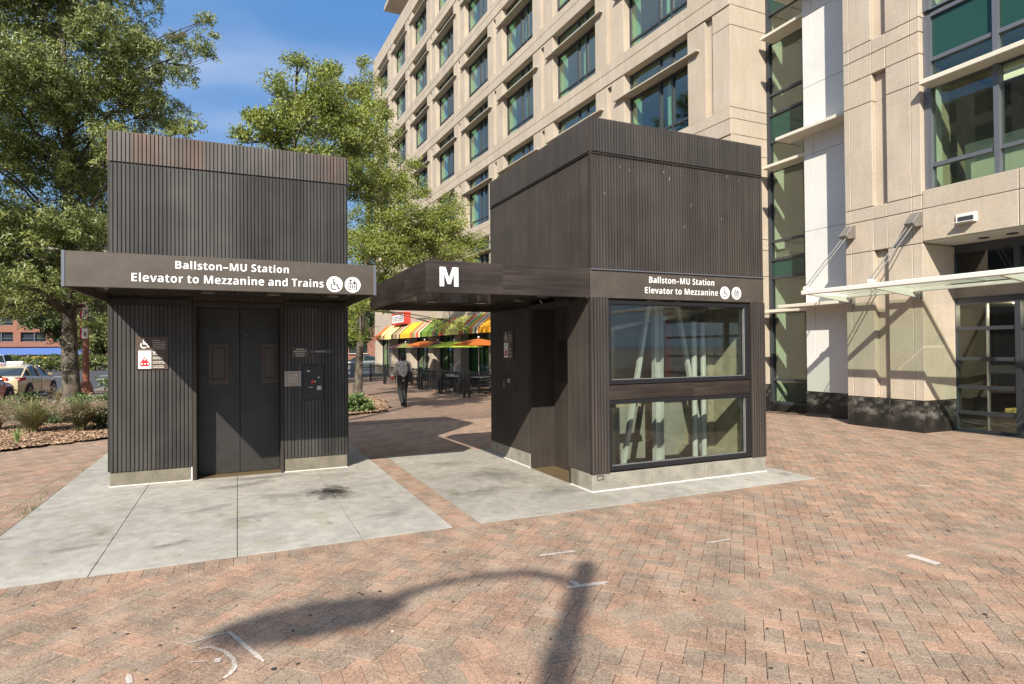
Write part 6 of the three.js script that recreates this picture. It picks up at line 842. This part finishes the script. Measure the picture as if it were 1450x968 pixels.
// ---------------------------------------------------------------- street furniture
{
  const t = thing('lamp_post', 'brown street lamp post with a white lettered banner behind the oak trunk', 'lamp post', [-6.34, -0.25, -33.46]), br = std({ color: lin(0.22, 0.085, 0.05), roughness: 0.6 });
  local('post', [bar([0, 0.3, 0], [0, 6.2, 0], 0.15, 16, 0.085)], br, t); local('base', [new THREE.CylinderGeometry(0.26, 0.34, 0.35, 8).translate(0, 0.175, 0), new THREE.CylinderGeometry(0.19, 0.26, 0.2, 8).translate(0, 0.45, 0)], br, t); local('lantern', [new THREE.SphereGeometry(0.24, 16, 12).translate(0, 6.4, 0)], M.whiteMetal, t);
  local('banner', cbox(-0.12, 0.12, 2.55, 4.2, 0.16, 0.185, 0.004), std({ color: lin(0.62, 0.58, 0.56) }), t); local('banner_edge', cbox(-0.2, -0.121, 2.55, 4.2, 0.16, 0.186, 0.004), std({ color: lin(0.38, 0.02, 0.08) }), t);
  const m = new THREE.Mesh(decal(0.22, 1.6).translate(0, 3.37, 0.1885), std({ map: canvasTex(128, 512, (c, w, h) => { c.fillStyle = '#d8d0cc'; c.fillRect(0, 0, w, h); c.fillStyle = '#5a4a4c'; c.save(); c.translate(w * 0.72, h * 0.74); c.rotate(-Math.PI / 2); fitText(c, 'BALLSTON', 0, h * 0.68, 0, 84); c.restore(); c.fillStyle = '#2b2326'; c.beginPath(); c.moveTo(w * 0.2, h * 0.92); c.lineTo(w * 0.5, h * 0.8); c.lineTo(w * 0.8, h * 0.92); c.fill(); }) })); m.name = 'print'; t.add(m);
  // tall street light behind the camera; its shadow falls across the foreground
  const s = thing('street_light', 'tall street light with curved arm standing behind the viewpoint', 'street light', [-5.6, 0, 6.62]), L = 9.5, arm = [[0, L - 0.3, 0], [-0.3, L - 0.08, 0], [-0.62, L + 0.06, 0], [-1.15, L + 0.11, 0], [-1.5, L + 0.04, 0]];
  local('pole', bar([0, 0, 0], [0, L, 0], 0.14, 16, 0.085), M.frameLight, s); local('base', new THREE.CylinderGeometry(0.2, 0.26, 0.5, 12).translate(0, 0.25, 0), M.frameLight, s); local('arm', limb(arm, 0.045, 0.04, 14, 10), M.frameLight, s);
  local('luminaire', new THREE.SphereGeometry(0.6, 20, 14).scale(1, 0.24, 0.36).translate(-1.95, L - 0.08, 0), M.frameLight, s); local('lens', new THREE.SphereGeometry(0.3, 16, 10).scale(1, 0.3, 0.45).translate(-1.98, L - 0.16, 0), M.whiteMetal, s);
}

// ---------------------------------------------------------------- beyond the street
{
  const brick = std({ color: lin(0.31, 0.14, 0.095), map: T.fine, roughness: 0.9 }), t = thing('brick_building', 'red brick block with dark paired windows and a blue awning across the street', 'building', [-55, -0.25, -181]);
  const xs = []; for (let i = 0; i < 12; i++) xs.push(-83.2 + i * 6.35); const walls = [box(-86, -21, -0.25, 3.2, -198, -180.4)];
  for (let f = 0; f < 3; f++) { const y = 4.4 + f * 3.9; walls.push(box(-86, -21, y + 2.3, y + 3.9, -198, -180)); }
  walls.push(box(-86, -21, 3.2, 4.4, -198, -180)); for (let i = 0; i < 12; i++) walls.push(box(xs[i] - 3.4, xs[i] - 1.95 - 0.0, 4.4, 16, -181, -180.03)); walls.push(box(-86, -21, 4.4, 15, -198, -181)); part('wall', walls, brick, t);
  for (let f = 0; f < 3; f++) for (let i = 0; i < 12; i++) { const y = 4.4 + f * 3.9, x = xs[i] + 0.65, w = part('window', [box(x - 2.5, x + 2.5, y, y + 0.15, -180.5, -180.3), box(x - 0.1, x + 0.1, y, y + 2.3, -180.5, -180.3), box(x - 2.5, x + 2.5, y + 0.7, y + 0.82, -180.5, -180.3)], M.frameLight, t); part('pane', box(x - 2.6, x + 2.6, y, y + 2.3, -180.7, -180.6), std({ color: lin(0.03, 0.04, 0.05), roughness: 0.1 }), w); }
  part('awning', box(-62, -33, 1.3, 2.9, -180.2, -178.5), std({ color: lin(0.07, 0.15, 0.42), roughness: 0.6 }), t); part('shop_front', [box(-44.5, -38.5, -0.6, 0.9, -180, -178.8)], std({ color: lin(0.75, 0.5, 0.02) }), t); part('shop_window', [box(-60, -50, -0.5, 1.1, -180.1, -179.6), box(-43.2, -40, -0.4, 0.4, -178.8, -178.7)], M.innerDark, t);
  const o = thing('office_block', 'pale office block rising behind the red brick building', 'building', [-60, -0.25, -230]); part('wall', box(-110, -20, 0, 42, -250, -230), M.walk, o); for (let f = 0; f < 10; f++) part('window_band', box(-108, -22, 3 + f * 4, 5.2 + f * 4, -230, -229.8), std({ color: lin(0.06, 0.07, 0.09), roughness: 0.1 }), o);
  const e = thing('brick_building', 'low red brick building seen between the left kiosk and the awnings', 'building', [22, -0.25, -105]); part('wall', box(10, 60, -0.25, 9, -118, -105), brick, e); for (let i = 0; i < 8; i++) { const w = part('window', box(12.2 + i * 5, 15.2 + i * 5, 1.2, 3.2, -105, -104.9), std({ color: lin(0.03, 0.04, 0.05), roughness: 0.1 }), e); part('sill', box(12.0 + i * 5, 15.4 + i * 5, 1.05, 1.2, -105, -104.7), M.stone, w); }
  const h = thing('hedge', 'long clipped hedge on the far side of the cross street', 'hedge', [-22, -0.25, -80]); const cl = []; for (let x = -40; x < -4; x += 0.9) cl.push([x, 0.45, -80 + 0.4 * RP(), 0.95], [x, 0.9 + 0.2 * RP(), -80.4, 0.6]); const hf = foliage(cl, [-22, -0.25, -80], 55, sprig(21, 8, 0.26, 0.16, 0.5), oakMat, 71, [[0.06, 0.09, 0.02], [0.24, 0.28, 0.06]]); hf.name = 'leaves'; h.add(hf); local('stems', Array.from({ length: 40 }, (_, i) => bar([-18 + i * 0.9, 0, 0], [-18 + i * 0.9, 0.8, -0.2], 0.03, 5)), M.bark, h);
  const big = sprig(22, 9, 0.42, 0.2, 0.85), ft = (label, x, z, H, R, seed, cols = [[0.035, 0.06, 0.015], [0.14, 0.18, 0.04]]) => { const r = rng(seed), c = []; for (let i = 0; i < 16; i++) { const a = r() * 6.3, q = Math.sqrt(r()) * R * 0.8, y = H * (0.28 + 0.66 * r()), k = 1 - 0.5 * Math.abs(y / H - 0.55); c.push([x + Math.cos(a) * q * k, y, z + Math.sin(a) * q * k, R * (0.35 + 0.2 * r())]); } tree('street_tree', label, [x, -0.25, z], [x, H * 0.85, z], 0.028 * H, c, { seed, per: 32, geo: big, mat: oakMat, cols, low: H * 0.18, group: 'trees beyond the cross street', skip: 2 }); };
  ft('small round sunlit tree just left of the left kiosk, above the hedge', -14.7, -84, 6, 2.3, 501, [[0.08, 0.10, 0.02], [0.26, 0.28, 0.07]]); ft('dark tree behind the lamp post banner', -18.6, -92, 11, 4.5, 502); ft('dark tall tree behind the small round tree', -13.2, -98, 12, 4.6, 504); ft('dark tree past the far end of the awnings', 14, -88, 11, 4.5, 505); ft('tree behind the left kiosk across the street', -6, -92, 12, 5, 506);
  const g = thing('glass_block', 'tall glass and stone block across the street, seen only reflected in windows', 'building', [-62, -0.3, -40]); part('wall', box(-80, -62, -0.3, 34, -110, -8), M.stoneB, g); for (let f = 0; f < 8; f++) for (let i = 0; i < 16; i++) { part('window', box(-62, -61.95, 3 + f * 4, 5.6 + f * 4, -108 + i * 6.2, -104 + i * 6.2), M.frame, g); }
}
// ---------------------------------------------------------------- finish
scene.traverse((o) => { if (o.isMesh) { o.castShadow = true; o.receiveShadow = true; } });
renderer.render(scene, camera);
